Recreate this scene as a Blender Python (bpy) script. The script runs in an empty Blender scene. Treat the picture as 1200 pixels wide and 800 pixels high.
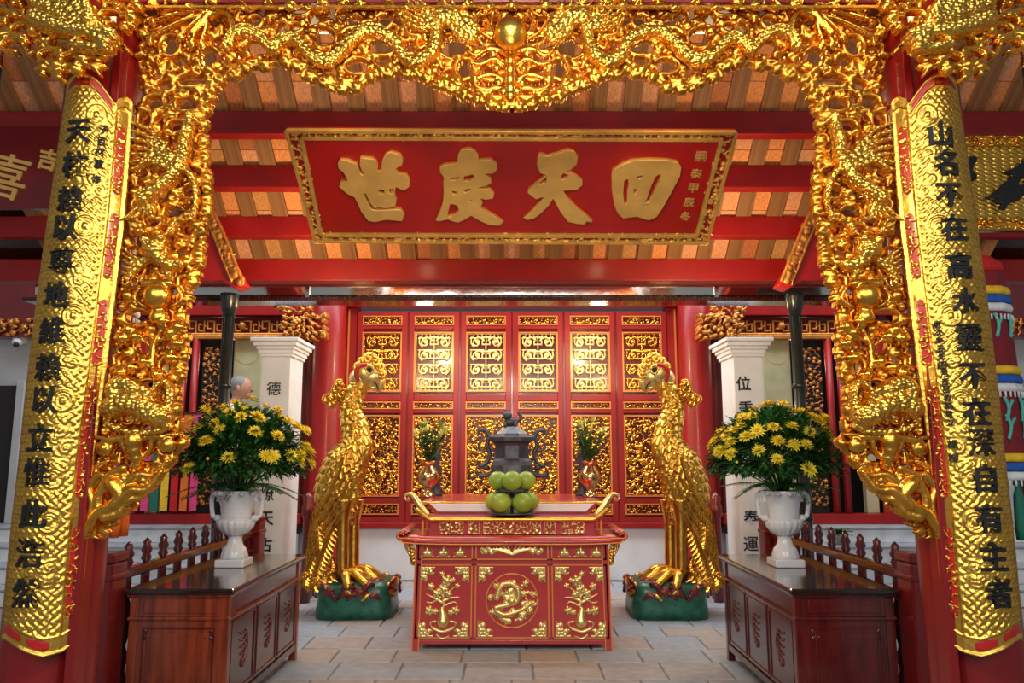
import bpy, bmesh, math, random
import numpy as np
from mathutils import Vector, Matrix, noise
C = bpy.context.scene.collection
SC = bpy.context.scene
R = math.radians
PI = math.pi
# ---------------------------------------------------------------- camera, sky, lamps, exposure
F, CH, TILT = 900.0, 1.6, R(8.3)
CT, ST = math.cos(TILT), math.sin(TILT)
cam = bpy.data.objects.new('camera', bpy.data.cameras.new('camera')); C.objects.link(cam)
cam.location = (0, 0, CH); cam.rotation_euler = (PI/2+TILT, 0, 0)
cam.data.sensor_width = 36; cam.data.lens = 27; cam.data.clip_start = .05
SC.camera = cam
w = bpy.data.worlds.new('sky'); SC.world = w; w.use_nodes = True
bg = w.node_tree.nodes['Background']; bg.inputs[0].default_value = (.92, .95, 1, 1); bg.inputs[1].default_value = .46
SC.view_settings.view_transform = 'Standard'; SC.view_settings.look = 'None'
SC.view_settings.exposure = -1.2; SC.view_settings.gamma = 1
def lamp(name, kind, loc, power, col, size=.2, rot=(0,0,0), sx=None, spot=None):
    d = bpy.data.lights.new(name, kind); o = bpy.data.objects.new(name, d); C.objects.link(o)
    o.location = loc; o.rotation_euler = rot; d.energy = power; d.color = col
    if kind == 'AREA':
        d.size = size
        if sx: d.shape = 'RECTANGLE'; d.size_y = sx
    elif kind == 'SUN': d.angle = size
    else: d.shadow_soft_size = size
    if spot: d.spot_size = R(spot); d.spot_blend = .6
    return o
lamp('courtyard_daylight', 'AREA', (0, -3.0, 4.2), 760, (.93, .96, 1), 7, (R(62), 0, 0), 3.5)
lamp('skywell_daylight', 'AREA', (0, 8.4, 5.4), 900, (.86, .93, 1), 11, (0, 0, 0), 1.5)
lamp('hall_fill', 'POINT', (0, 3.1, 2.5), 75, (1, .82, .56), .12)  # added low fill without a fixture, lifts the plaque frame
lamp('hall_fill', 'POINT', (0, 2.2, 3.2), 280, (1, .84, .60), .12)  # unseen warm fill added in front of the arch
lamp('hall_fill', 'POINT', (-1.7, 6.0, 2.9), 130, (1, .70, .36), .1)  # unseen fill added under the roof to brighten the ceiling
lamp('hall_fill', 'POINT', (1.7, 6.0, 2.9), 130, (1, .70, .36), .1)  # matching added ceiling fill on the right
for x in (-1.1, 1.1): lamp('roof_fill', 'POINT', (x, 4.25, 3.95), 26, (1, .74, .42), .08)  # unseen fill pair added to lighten the roof above the front purlin
for x in (-1.0, 1.0): lamp('altar_lamp', 'POINT', (x, 8.7, 3.0), 100, (1, .80, .50), .10)
lamp('column_lamp', 'POINT', (-1.92, 3.35, 4.12), 22, (1, .86, .42), .05)
lamp('column_lamp', 'POINT', (1.92, 3.35, 4.12), 22, (1, .86, .42), .05)
lamp('side_lamp', 'POINT', (-3.9, 10.4, 3.0), 14, (1, .85, .6), .1)
lamp('side_lamp', 'POINT', (3.9, 10.4, 3.0), 14, (1, .85, .6), .1)
# ---------------------------------------------------------------- pixel <-> place helpers
def _ray(px, py):
    u = (px-600)/F; v = (400-py)/F
    return u, CT-v*ST, ST+v*CT
def atY(px, py, Y):
    u, dy, dz = _ray(px, py); k = Y/dy
    return Vector((k*u, Y, CH+k*dz))
def atZ(px, py, Z):
    u, dy, dz = _ray(px, py); k = (Z-CH)/dz
    return Vector((k*u, k*dy, Z))
def zy(py, Y): return atY(600, py, Y).z
# ---------------------------------------------------------------- materials
MATS = {}
def mat(name, col, rough=.5, metal=0.0, coat=0.0, var=0.0, scale=8.0, bump=0.0, bscale=60.0, kind='noise', col2=None, emit=None, trans=0.0, stretch=(1,1,1)):
    m = bpy.data.materials.new(name); m.use_nodes = True; MATS[name] = m
    nt = m.node_tree; b = nt.nodes['Principled BSDF']
    b.inputs['Base Color'].default_value = (*col, 1); b.inputs['Roughness'].default_value = rough
    b.inputs['Metallic'].default_value = metal; b.inputs['Coat Weight'].default_value = coat
    b.inputs['Coat Roughness'].default_value = .12
    if trans: b.inputs['Transmission Weight'].default_value = trans
    tc = nt.nodes.new('ShaderNodeTexCoord'); mp = nt.nodes.new('ShaderNodeMapping')
    mp.inputs['Scale'].default_value = stretch; nt.links.new(tc.outputs['Object'], mp.inputs[0])
    if var or col2:
        if kind == 'wave':
            n = nt.nodes.new('ShaderNodeTexWave'); n.inputs['Scale'].default_value = scale
            n.inputs['Distortion'].default_value = 6; n.inputs['Detail'].default_value = 3; n.inputs['Detail Scale'].default_value = 1.5
        elif kind == 'voronoi':
            n = nt.nodes.new('ShaderNodeTexVoronoi'); n.inputs['Scale'].default_value = scale
        else:
            n = nt.nodes.new('ShaderNodeTexNoise'); n.inputs['Scale'].default_value = scale; n.inputs['Detail'].default_value = 6
        nt.links.new(mp.outputs[0], n.inputs['Vector'])
        cr = nt.nodes.new('ShaderNodeValToRGB')
        c2 = col2 or tuple(min(1, c*(1+var)) for c in col)
        c1 = col if col2 else tuple(c*(1-var) for c in col)
        cr.color_ramp.elements[0].color = (*c1, 1); cr.color_ramp.elements[1].color = (*c2, 1)
        cr.color_ramp.elements[0].position = .32; cr.color_ramp.elements[1].position = .68
        nt.links.new(n.outputs['Distance' if kind == 'voronoi' else 'Fac'], cr.inputs[0]); nt.links.new(cr.outputs[0], b.inputs['Base Color'])
    if bump:
        n2 = nt.nodes.new('ShaderNodeTexNoise'); n2.inputs['Scale'].default_value = bscale; n2.inputs['Detail'].default_value = 4
        nt.links.new(mp.outputs[0], n2.inputs['Vector'])
        bp = nt.nodes.new('ShaderNodeBump'); bp.inputs['Strength'].default_value = bump; bp.inputs['Distance'].default_value = .01
        nt.links.new(n2.outputs['Fac'], bp.inputs['Height']); nt.links.new(bp.outputs[0], b.inputs['Normal'])
    if emit:
        b.inputs['Emission Color'].default_value = (*emit[0], 1); b.inputs['Emission Strength'].default_value = emit[1]
    return m
GOLD = mat('gilding', (.84, .40, .055), .27, 1, var=.22, scale=14, bump=.25, bscale=45)
GOLDK = mat('shaded_gilding', (.74, .33, .042), .30, 1, var=.3, scale=11, bump=.25, bscale=45)  # darker gold puts crevice shade into the scrollwork colour
GOLDB = mat('bright_gilding', (.90, .51, .085), .29, 1, var=.16, scale=9, bump=.3, bscale=50)
def scales(name, base, k):
    m = base.copy(); m.name = name; nt = m.node_tree; b = nt.nodes['Principled BSDF']; bp = nt.nodes.new('ShaderNodeBump'); v = nt.nodes.new('ShaderNodeTexVoronoi'); v.inputs['Scale'].default_value = k
    tc = nt.nodes.new('ShaderNodeTexCoord'); nt.links.new(tc.outputs['Object'], v.inputs['Vector']); nt.links.new(v.outputs['Distance'], bp.inputs['Height']); bp.invert = True; bp.inputs['Strength'].default_value = .9; bp.inputs['Distance'].default_value = .012
    nt.links.new(bp.outputs[0], b.inputs['Normal']); return m
GOLDS = scales('scaly_gilding', GOLDB, 48)
GOLDP = mat('pale_gilding', (.95, .70, .27), .36, .9, var=.15, scale=12, bump=.2, bscale=60)
GOLDO = mat('orange_gilded_wood', (.62, .24, .045), .38, .55, var=.3, scale=10, bump=.3, bscale=40)
GLEAF = mat('plaque_gold_leaf', (.90, .52, .12), .35, .5, var=.15, scale=12)
GPAINT = mat('gold_paint', (.80, .47, .12), .42, .3, var=.12, scale=7)
RED = mat('red_lacquer', (.32, .005, .004), .42, 0, .12, var=.15, scale=3, bump=.06, bscale=12)
REDB = mat('bright_red_lacquer', (.46, .007, .005), .38, 0, .2, var=.08, scale=4)
REDC = mat('column_red_lacquer', (.21, .004, .004), .34, 0, .2, var=.12, scale=2)
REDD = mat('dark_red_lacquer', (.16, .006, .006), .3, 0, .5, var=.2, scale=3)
REDT = mat('table_red_lacquer', (.46, .03, .03), .3, 0, .5, var=.08, scale=5)
ORG = mat('orange_gold_edging', (.80, .26, .07), .35, .35)
BROWN = mat('dark_rosewood', (.025, .006, .005), .16, 0, .7, kind='wave', scale=2.2, col2=(.07, .013, .009), stretch=(6, 6, .8), bump=.05)
BROWNR = mat('reddish_rosewood', (.10, .018, .010), .2, 0, .6, kind='noise', scale=2.2, col2=(.34, .06, .02), stretch=(9, 9, .8), bump=.05)
BROWNT = mat('glossy_dark_top', (.02, .012, .012), .12, 0, .8, var=.3, scale=4, stretch=(3, .4, 3))
MAHO = mat('mahogany', (.10, .010, .009), .22, 0, .7, var=.3, scale=5, stretch=(4, 4, 1))
WOOD = mat('rafter_wood', (.19, .075, .022), .6, kind='noise', scale=3, col2=(.36, .17, .06), stretch=(9, 1, 1), bump=.2)
TILES = [mat('roof_brick_%s' % n, c, .8, var=.25, scale=9, bump=.3, bscale=30) for n, c in
         (('orange', (.78, .30, .10)), ('pink', (.74, .34, .17)), ('tan', (.60, .28, .09)), ('rust', (.52, .17, .06)))]
STONES = [mat('paver_%s' % n, c, .55, kind='noise', scale=5, col2=c2, bump=.25, bscale=25) for n, c, c2 in
          (('grey', (.30, .30, .32), (.42, .41, .41)), ('blue', (.28, .32, .38), (.37, .41, .46)), ('brown', (.34, .30, .28), (.43, .38, .35)))]
GROUT = mat('paving_joint', (.22, .22, .23), .9, var=.2, scale=10)
WHITE = mat('white_plaster', (.78, .78, .80), .6, var=.06, scale=4, bump=.08)
STEPW = mat('whitewashed_step', (.72, .76, .80), .6, var=.14, scale=6, bump=.2, bscale=20)
STEPG = mat('grey_stone_tread', (.30, .31, .33), .6, var=.2, scale=6, bump=.2)
CREAM = mat('cream_plaster', (.60, .55, .33), .7, var=.12, scale=3, bump=.1)
GREYW = mat('grey_wall', (.42, .42, .43), .8, var=.1, scale=3, bump=.1)
CERAM = mat('white_ceramic', (.82, .84, .88), .22, 0, .5)
INK = mat('black_ink', (.005, .005, .006), .6)
STEEL = mat('polished_gutter_steel', (.88, .86, .76), .08, 1, bump=.25, bscale=2.5)
IRON = mat('dark_drain_pipe', (.012, .020, .018), .35, 0, .4, var=.3, scale=20)
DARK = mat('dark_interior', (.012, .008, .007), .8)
LEAF = mat('leaf_green', (.028, .13, .022), .45, 0, var=.6, scale=25)
LEAFL = mat('light_leaf_green', (.07, .19, .03), .45, var=.4, scale=20)
YEL = mat('yellow_petal', (1, .80, .05), .5, var=.06, scale=20)
YELC = mat('yellow_flower_heart', (.75, .38, .01), .6)
LILYP = mat('pale_yellow_lily_petal', (.72, .62, .16), .5)
POM = mat('green_pomelo_skin', (.19, .33, .025), .38, 0, .15, kind='noise', scale=3.5, col2=(.38, .46, .04), bump=.35, bscale=120)
BRONZE = mat('dark_bronze', (.075, .078, .09), .42, .4, var=.3, scale=12, bump=.2)
BRASS = mat('polished_brass', (.80, .55, .25), .2, 1)
COPPER = mat('red_copper_collar', (.60, .16, .07), .3, .8)
GREEN = mat('green_painted_wood', (.010, .12, .075), .4, 0, .3, var=.4, scale=14, bump=.4)
ROCKR = mat('maroon_painted_rock', (.16, .012, .014), .35, 0, .4, var=.5, scale=10, bump=.4)
CLOTHS = {k: mat('cloth_'+k, c, .8, var=.12, scale=30, bump=.2, bscale=90) for k, c in
          dict(maroon=(.20, .008, .014), yellow=(.85, .52, .02), blue=(.01, .10, .42), green=(.01, .16, .10), pink=(.75, .06, .22),
               orange=(.80, .17, .02), white=(.75, .75, .72), teal=(.10, .45, .36), red=(.55, .01, .01)).items()}
SKIN = mat('skin', (.45, .23, .14), .55, var=.08, scale=12)
HAIR = mat('grey_hair', (.20, .19, .18), .6)
SHIRT = mat('pale_shirt', (.62, .68, .76), .8, bump=.1)
TROUS = mat('dark_trousers', (.03, .03, .04), .8)
# ---------------------------------------------------------------- object helpers
def tag(o, label=None, cat=None, group=None, kind=None):
    if label: o['label'] = label
    if cat: o['category'] = cat
    if group: o['group'] = group
    if kind: o['kind'] = kind
    return o
def thing(name, loc, label=None, cat=None, group=None, kind=None):
    o = bpy.data.objects.new(name, None); C.objects.link(o); o.location = loc; o.empty_display_size = .1
    return tag(o, label, cat, group, kind)
def wmat(o):
    m = o.matrix_basis.copy()
    return (wmat(o.parent) @ o.matrix_parent_inverse @ m) if o.parent else m
def link(name, me, m=None, parent=None, mods=None):
    o = bpy.data.objects.new(name, me); C.objects.link(o)
    if m is not None and not me.materials: me.materials.append(m)
    if parent is not None:
        o.parent = parent; o.matrix_parent_inverse = wmat(parent).inverted()
    return o
def smooth(me, on=True): me.polygons.foreach_set('use_smooth', [on]*len(me.polygons)); me.update()
def pyd(name, vs, fs, m, parent=None, sm=False):
    me = bpy.data.meshes.new(name); me.from_pydata([tuple(v) for v in vs], [], fs); me.update()
    if sm: smooth(me)
    return link(name, me, m, parent)
def npmesh(name, V, Q, m, parent=None, sm=True):
    me = bpy.data.meshes.new(name); V = np.asarray(V, dtype=np.float32); Q = np.asarray(Q, dtype=np.int32)
    k = Q.shape[1]
    me.vertices.add(len(V)); me.vertices.foreach_set('co', V.ravel())
    me.loops.add(Q.size); me.loops.foreach_set('vertex_index', Q.ravel())
    me.polygons.add(len(Q)); me.polygons.foreach_set('loop_start', np.arange(0, Q.size, k, dtype=np.int32))
    me.polygons.foreach_set('use_smooth', np.full(len(Q), sm)); me.update(calc_edges=True); me.validate()
    return link(name, me, m, parent)
class MB:
    """collects shapes in world coordinates for ONE mesh object"""
    def __init__(s): s.v = []; s.f = []; s.sm = []
    def add(s, vs, fs, sm=False):
        n = len(s.v); s.v += [tuple(v) for v in vs]; s.f += [tuple(n+i for i in f) for f in fs]; s.sm += [sm]*len(fs)
    def box(s, x0, x1, y0, y1, z0, z1):
        s.add([(x, y, z) for z in (z0, z1) for y in (y0, y1) for x in (x0, x1)],
              [(0,2,3,1),(4,5,7,6),(0,1,5,4),(2,6,7,3),(0,4,6,2),(1,3,7,5)])
    def bar(s, a, b, w, h, up=(0,0,1)):
        a, b = Vector(a), Vector(b); d = (b-a).normalized(); u = Vector(up); x = d.cross(u)
        if x.length < 1e-4: x = d.cross(Vector((1,0,0)))
        x.normalize(); u = x.cross(d).normalized(); x *= w/2; u *= h/2
        s.add([a-x-u, a+x-u, a-x+u, a+x+u, b-x-u, b+x-u, b-x+u, b+x+u],
              [(0,2,3,1),(4,5,7,6),(0,1,5,4),(2,6,7,3),(0,4,6,2),(1,3,7,5)])
    def lathe(s, prof, c=(0,0,0), n=24, axis=None, flute=0, famp=0):
        vs = []; fs = []; M = axis if axis else Matrix.Identity(3); c = Vector(c)
        for r, z in prof:
            for k in range(n):
                a = 2*PI*k/n; rr = r*(1+famp*math.cos(flute*a)) if flute else r
                vs.append(c + M @ Vector((rr*math.cos(a), rr*math.sin(a), z)))
        for i in range(len(prof)-1):
            for k in range(n):
                fs.append((i*n+k, i*n+(k+1)%n, (i+1)*n+(k+1)%n, (i+1)*n+k))
        fs.append(tuple(range(n))[::-1]); fs.append(tuple((len(prof)-1)*n+k for k in range(n)))
        s.add(vs, fs, True)
    def tube(s, pts, rad, n=8, sy=1.0):
        pts = [Vector(p) for p in pts]; rs = rad if isinstance(rad, (list, tuple)) else [rad]*len(pts)
        vs = []; fs = []; T0 = (pts[1]-pts[0]).normalized(); X = T0.orthogonal().normalized()
        for i, p in enumerate(pts):
            T = (pts[min(i+1, len(pts)-1)]-pts[max(i-1, 0)]).normalized()
            X = (X - T*X.dot(T)); X = X.normalized() if X.length > 1e-5 else T.orthogonal().normalized(); Y = T.cross(X)
            for k in range(n):
                a = 2*PI*k/n; vs.append(p + (X*math.cos(a)+Y*math.sin(a)*sy)*rs[i])
        for i in range(len(pts)-1):
            for k in range(n): fs.append((i*n+k, i*n+(k+1)%n, (i+1)*n+(k+1)%n, (i+1)*n+k))
        fs.append(tuple(range(n))[::-1]); fs.append(tuple((len(pts)-1)*n+k for k in range(n)))
        s.add(vs, fs, True)
    def ball(s, c, rx, ry=None, rz=None, n=14, m=9, rot=None):
        ry = ry or rx; rz = rz or rx; c = Vector(c); vs = []; fs = []
        for i in range(m+1):
            t = PI*i/m
            for k in range(n):
                a = 2*PI*k/n; v = Vector((rx*math.sin(t)*math.cos(a), ry*math.sin(t)*math.sin(a), rz*math.cos(t)))
                vs.append(c + (rot @ v if rot else v))
        for i in range(m):
            for k in range(n): fs.append((i*n+k, (i+1)*n+k, (i+1)*n+(k+1)%n, i*n+(k+1)%n))
        s.add(vs, fs, True)
    def prism(s, poly, y0, y1):
        """polygon in XZ extruded along Y"""
        n = len(poly); vs = [(x, y0, z) for x, z in poly]+[(x, y1, z) for x, z in poly]
        s.add(vs, [tuple(range(n)), tuple(range(2*n-1, n-1, -1))]+[(i, i+n, (i+1)%n+n, (i+1)%n) for i in range(n)])
    def leaf(s, p, d, up, L, W, bend=.3, n=3):
        """a thin bent leaf blade"""
        d = Vector(d).normalized(); up = Vector(up); x = d.cross(up)
        x = x.normalized() if x.length > 1e-4 else d.orthogonal().normalized(); up = x.cross(d); p = Vector(p); vs = []; fs = []
        for i in range(n+1):
            t = i/n; q = p + d*L*t - up*bend*L*t*t; wd = W*.5*(math.sin(PI*min(1, t*.86+.14))**.8)
            vs += [q-x*wd+up*W*.12, q, q+x*wd+up*W*.12]
        for i in range(n): a = i*3; fs += [(a, a+1, a+4, a+3), (a+1, a+2, a+5, a+4)]
        s.add(vs, fs, True)
    def build(s, name, m, parent=None, bev=0, kind=None, label=None):
        me = bpy.data.meshes.new(name); me.from_pydata(s.v, [], s.f); me.polygons.foreach_set('use_smooth', s.sm); me.update()
        o = link(name, me, m, parent)
        if bev:
            b = o.modifiers.new('bevel', 'BEVEL'); b.width = bev; b.segments = 2; b.limit_method = 'ANGLE'; b.angle_limit = R(40)
        if kind: o['kind'] = kind
        if label: o['label'] = label
        return o
def box(name, m, b, parent=None, bev=.004, kind=None, label=None):
    q = MB(); q.box(*b); return q.build(name, m, parent, bev, kind, label)
def kids(o): return [c for c in bpy.data.objects if c.parent == o]
def dup(root, loc=None, mirror=False, label=None, group=None, rotz=None):
    def cp(o, par):
        c = o.copy(); C.objects.link(c)
        if par is not None: c.parent = par; c.matrix_parent_inverse = o.matrix_parent_inverse.copy()
        for k in kids(o): cp(k, c) if k is not c else None
        return c
    r = cp(root, None)
    if mirror: r.scale.x = -1; r.location.x = -root.location.x
    if loc is not None: r.location = loc
    if rotz is not None: r.rotation_euler.z = rotz
    if label: r['label'] = label
    if group: r['group'] = group
    return r
# ---------------------------------------------------------------- carving engine: strokes stamped in a height field, meshed with real depth
def spline(pts, n=10):
    P = [Vector((*p, 0)[:3]) if len(p) == 2 else Vector(p) for p in pts]; out = []
    for i in range(len(P)-1):
        a = P[max(i-1, 0)]; b = P[i]; c = P[i+1]; d = P[min(i+2, len(P)-1)]
        for k in range(n):
            t = k/n; out.append(.5*((2*b)+(c-a)*t+(2*a-5*b+4*c-d)*t*t+(3*b-a-3*c+d)*t**3))
    out.append(P[-1]); return out
class Relief:
    def __init__(s, x0, x1, z0, z1, res):
        s.x0, s.z0, s.res = x0, z0, res
        s.nx = int((x1-x0)/res)+2; s.nz = int((z1-z0)/res)+2
        s.h = np.zeros((s.nz, s.nx), dtype=np.float32)
        s.xs = x0+np.arange(s.nx)*res; s.zs = z0+np.arange(s.nz)*res
    def dot(s, x, z, r, lift=0, flat=1.0):
        i0 = max(0, int((x-r-s.x0)/s.res)); i1 = min(s.nx, int((x+r-s.x0)/s.res)+2)
        j0 = max(0, int((z-r-s.z0)/s.res)); j1 = min(s.nz, int((z+r-s.z0)/s.res)+2)
        if i0 >= i1 or j0 >= j1: return
        d = r*r-((s.xs[i0:i1]-x)**2)[None, :]-((s.zs[j0:j1]-z)**2)[:, None]
        hh = np.where(d > 0, np.sqrt(np.maximum(d, 0))*flat+lift, 0)
        np.maximum(s.h[j0:j1, i0:i1], hh, out=s.h[j0:j1, i0:i1])
    def stroke(s, pts, r0, r1=None, lift=0, n=8, ridge=0, flat=1.0, sp=True):
        r1 = r0 if r1 is None else r1
        P = spline(pts, n) if sp and len(pts) > 2 else [Vector((*p, 0)) for p in pts]
        L = [0]
        for a, b in zip(P, P[1:]): L.append(L[-1]+(b-a).length)
        T = L[-1]
        if T == 0: return
        st = max(s.res*.8, min(r0, r1)*.3 if min(r0, r1) > 0 else s.res*.8); N = max(2, int(T/st)); j = 0
        for i in range(N+1):
            q = T*i/N
            while j < len(L)-2 and L[j+1] < q: j += 1
            t = (q-L[j])/max(1e-9, L[j+1]-L[j]); p = P[j].lerp(P[j+1], t)
            r = r0+(r1-r0)*i/N; l = lift
            if ridge: l += .35*r*abs(math.sin(PI*q/ridge)); 
            s.dot(p.x, p.y, max(r, s.res*.75), l, flat)
    def spiral(s, x, z, Rr, a0, dirn, r, turns=1.35, tail=1.0, lift=0):
        pts = []
        n = 12
        for i in range(n+1):
            t = i/n; a = a0+dirn*turns*2*PI*t; q = Rr*(1-t*.88)
            pts.append((x+q*math.cos(a), z+q*math.sin(a)))
        if tail:
            a = a0-dirn*PI/2; pts.insert(0, (pts[0][0]+math.cos(a)*Rr*tail, pts[0][1]+math.sin(a)*Rr*tail))
        s.stroke(pts, r*.75, r*1.15, lift, n=3); s.dot(pts[-1][0], pts[-1][1], r*1.7, lift)
    def leafs(s, x, z, a, L, r, k=3, spread=.5, lift=0):
        for i in range(k):
            b = a+(i-(k-1)/2)*spread; c = b+.5*(1 if i % 2 else -1)
            p = [(x, z), (x+L*.5*math.cos(b), z+L*.5*math.sin(b)), (x+L*.95*math.cos(c*.4+b*.6), z+L*.95*math.sin(c*.4+b*.6))]
            s.stroke(p, r, r*.35, lift, n=3)
    def fill(s, inside, d, r, rng, kinds=(0,1,2,3), lift=.0):
        pts = []; g = {}
        x1 = s.xs[-1]; z1 = s.zs[-1]
        for _ in range(int(16*(x1-s.x0)*(z1-s.z0)/(d*d))):
            x = rng.uniform(s.x0, x1); z = rng.uniform(s.z0, z1); key = (int(x/d), int(z/d))
            if not inside(x, z): continue
            if any((x-q[0])**2+(z-q[1])**2 < d*d for a in (-1,0,1) for b in (-1,0,1) for q in g.get((key[0]+a, key[1]+b), ())): continue
            g.setdefault(key, []).append((x, z)); pts.append((x, z))
        for x, z in pts:
            k = rng.choice(kinds); a = rng.uniform(0, 2*PI); l = lift+rng.uniform(0, r*1.2)
            if k == 0: s.spiral(x, z, d*.42, a, rng.choice((-1, 1)), r, rng.uniform(.9, 1.3), 1.1, l)
            elif k == 1: s.leafs(x, z, a, d*.95, r*1.25, rng.choice((3, 4)), .55, l)
            elif k == 2:
                s.dot(x, z, r*1.9, l)
                for q in range(5): b = a+q*2*PI/5; s.dot(x+math.cos(b)*r*2.3, z+math.sin(b)*r*2.3, r*1.25, l*.7)
            else:
                b = a+.9; s.stroke([(x-d*.7*math.cos(a), z-d*.7*math.sin(a)), (x-d*.1*math.cos(b), z-d*.1*math.sin(b)+d*.15), (x+d*.35*math.cos(b), z+d*.35*math.sin(b)), (x+d*.8*math.cos(a), z+d*.8*math.sin(a))], r*.8, r*.9, l, n=4)
        return pts
    def mesh(s, name, m, parent, fn, thick=.01, back=True):
        h = s.h; k = h > 0
        cell = k[:-1, :-1] & k[1:, :-1] & k[:-1, 1:] & k[1:, 1:]
        jj, ii = np.nonzero(cell)
        if len(jj) == 0: return None
        used = np.zeros(h.shape, bool)
        for a, b in ((0,0),(1,0),(0,1),(1,1)): used[jj+a, ii+b] = True
        idx = -np.ones(h.shape, np.int64); uj, ui = np.nonzero(used); idx[uj, ui] = np.arange(len(uj))
        x = s.xs[ui]; z = s.zs[uj]; V = fn(x, z, h[uj, ui]+thick)
        Q = np.stack([idx[jj, ii], idx[jj, ii+1], idx[jj+1, ii+1], idx[jj+1, ii]], 1)
        V = np.stack(V, 1); 
        if back:
            nV = len(V); B = np.stack(fn(x, z, np.zeros(len(x))), 1); V = np.concatenate([V, B])
            cp = np.pad(cell, 1); W = []
            def edge(mask, a, b):
                j, i = np.nonzero(mask); p = idx[j+a[0], i+a[1]]; q = idx[j+b[0], i+b[1]]
                W.append(np.stack([q, p, p+nV, q+nV], 1))
            c = cell
            edge(c & ~cp[:-2, 1:-1], (0,0), (0,1)); edge(c & ~cp[2:, 1:-1], (1,1), (1,0))
            edge(c & ~cp[1:-1, :-2], (1,0), (0,0)); edge(c & ~cp[1:-1, 2:], (0,1), (1,1))
            Qs = [Q]+W
            if back == 'full': Qs.append(Q[:, ::-1]+nV)
            Q = np.concatenate(Qs)
        return npmesh(name, V, Q, m, parent)
def inpoly(poly):
    P = [tuple(p)[:2] for p in poly]
    def f(x, z):
        c = False; j = len(P)-1
        for i in range(len(P)):
            xi, zi = P[i]; xj, zj = P[j]
            if (zi > z) != (zj > z) and x < (xj-xi)*(z-zi)/(zj-zi)+xi: c = not c
            j = i
        return c
    return f
def plane(Y0): return lambda x, z, h: (x, Y0-h, z)
# ---------------------------------------------------------------- lettering
def glyph(ch, size, ext=.004, off=0.0, shear=0.0):
    cu = bpy.data.curves.new('glyph', 'FONT'); cu.body = ch; cu.size = 1; cu.align_x = 'CENTER'; cu.extrude = ext/size; cu.resolution_u = 3
    cu.offset = off; cu.shear = shear
    o = bpy.data.objects.new('tmp', cu); C.objects.link(o); dg = bpy.context.evaluated_depsgraph_get()
    me = bpy.data.meshes.new_from_object(o.evaluated_get(dg)); bpy.data.objects.remove(o)
    if len(me.vertices) == 0: return me
    co = np.empty(len(me.vertices)*3, np.float32); me.vertices.foreach_get('co', co); co = co.reshape(-1, 3)
    mn, mx = co[:, :2].min(0), co[:, :2].max(0); co[:, :2] -= (mn+mx)/2; co[:, :] /= max(mx-mn); co *= size
    if shear == 0:   # a little brush-like waviness
        pass
    me.vertices.foreach_set('co', co.ravel()); me.update(); return me
def put_glyph(name, ch, size, m, parent, pos, xdir, ydir, ext=.004, off=.012, label=None):
    if ch in '賴維靈深德惟浩尊燎運重樹嗣泰楊製敬歲喜': off *= .3
    me = glyph(ch, size, ext, off); me.name = name
    X = Vector(xdir).normalized(); Yv = Vector(ydir); Yv = (Yv-X*Yv.dot(X)).normalized(); Z = X.cross(Yv)
    M = Matrix((X, Yv, Z)).transposed().to_4x4(); M.translation = Vector(pos)
    me.materials.clear(); me.transform(M)
    o = link(name, me, m, parent)
    if label: o['label'] = label
    return o
# ================================================================ THE SETTING
rng = random.Random(7)
# floor of laid stone pavers
fl = box('floor', GROUT, (-7, 7, 2.6, 10.3, -.12, -.012), None, 0, 'structure')
pm = []
for i in range(6):
    q = MB(); a = .003*(i % 3)
    q.add([(-.5,-.5,-.03),(.5,-.5,-.03),(.5,.5,-.03),(-.5,.5,-.03),(-.5,-.5,-.004),(.5,-.5,-.004),(.5,.5,-.004),(-.5,.5,-.004),
           (-.48,-.485,a),(.48,-.48,.002),(.485,.48,a),(-.475,.485,0)],
          [(0,1,5,4),(1,2,6,5),(2,3,7,6),(3,0,4,7),(4,5,9,8),(5,6,10,9),(6,7,11,10),(7,4,8,11),(8,9,10,11)])
    me = bpy.data.meshes.new('paver'); me.from_pydata(q.v, [], q.f); me.materials.append(STONES[i % 3]); pm.append(me)
npv = 0
Y = 4.55; row = 0
while Y < 10.0:
    dy = .40 + (.05 if row % 2 else 0); x = -2.95-(row*.23) % .45
    while x < 2.75:
        dx = rng.uniform(.42, .54)
        o = link('paver', rng.choice(pm), None, fl)
        o.location = (x+dx/2, Y+dy/2, rng.uniform(-.003, .001)); o.scale = (dx-.016, dy-.016, 1); npv += 1
        x += dx
    Y += dy; row += 1
# sanctuary back wall: white plinth, red frame, six carved door leaves
YW = 10.12
ZS, ZT = zy(612, YW), zy(350, YW)
wb = thing('wall_back', (0, YW, 0), kind='structure')
box('plinth', WHITE, (-2.75, 2.75, YW, YW+.25, 0, ZS-.07), wb, .01)
box('sill_beam', RED, (-2.75, 2.75, YW-.07, YW+.2, ZS-.07, ZS), wb, .008)
box('lintel', RED, (-4.6, 4.6, YW-.10, YW+.25, zy(361, YW), ZT+.02), wb, .01)
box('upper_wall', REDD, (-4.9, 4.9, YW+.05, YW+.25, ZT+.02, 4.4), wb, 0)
for s in (-1, 1):
    box('jamb', RED, (*sorted((s*2.06, s*2.75)), YW-.02, YW+.2, ZS, zy(361, YW)), wb, .008)
    q = MB()
    for k in (2.17, 2.23): q.bar((s*k, YW-.03, ZS), (s*k, YW-.03, zy(363, YW)), .02, .02)
    q.build('jamb_moulding', ORG, wb)
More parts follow.
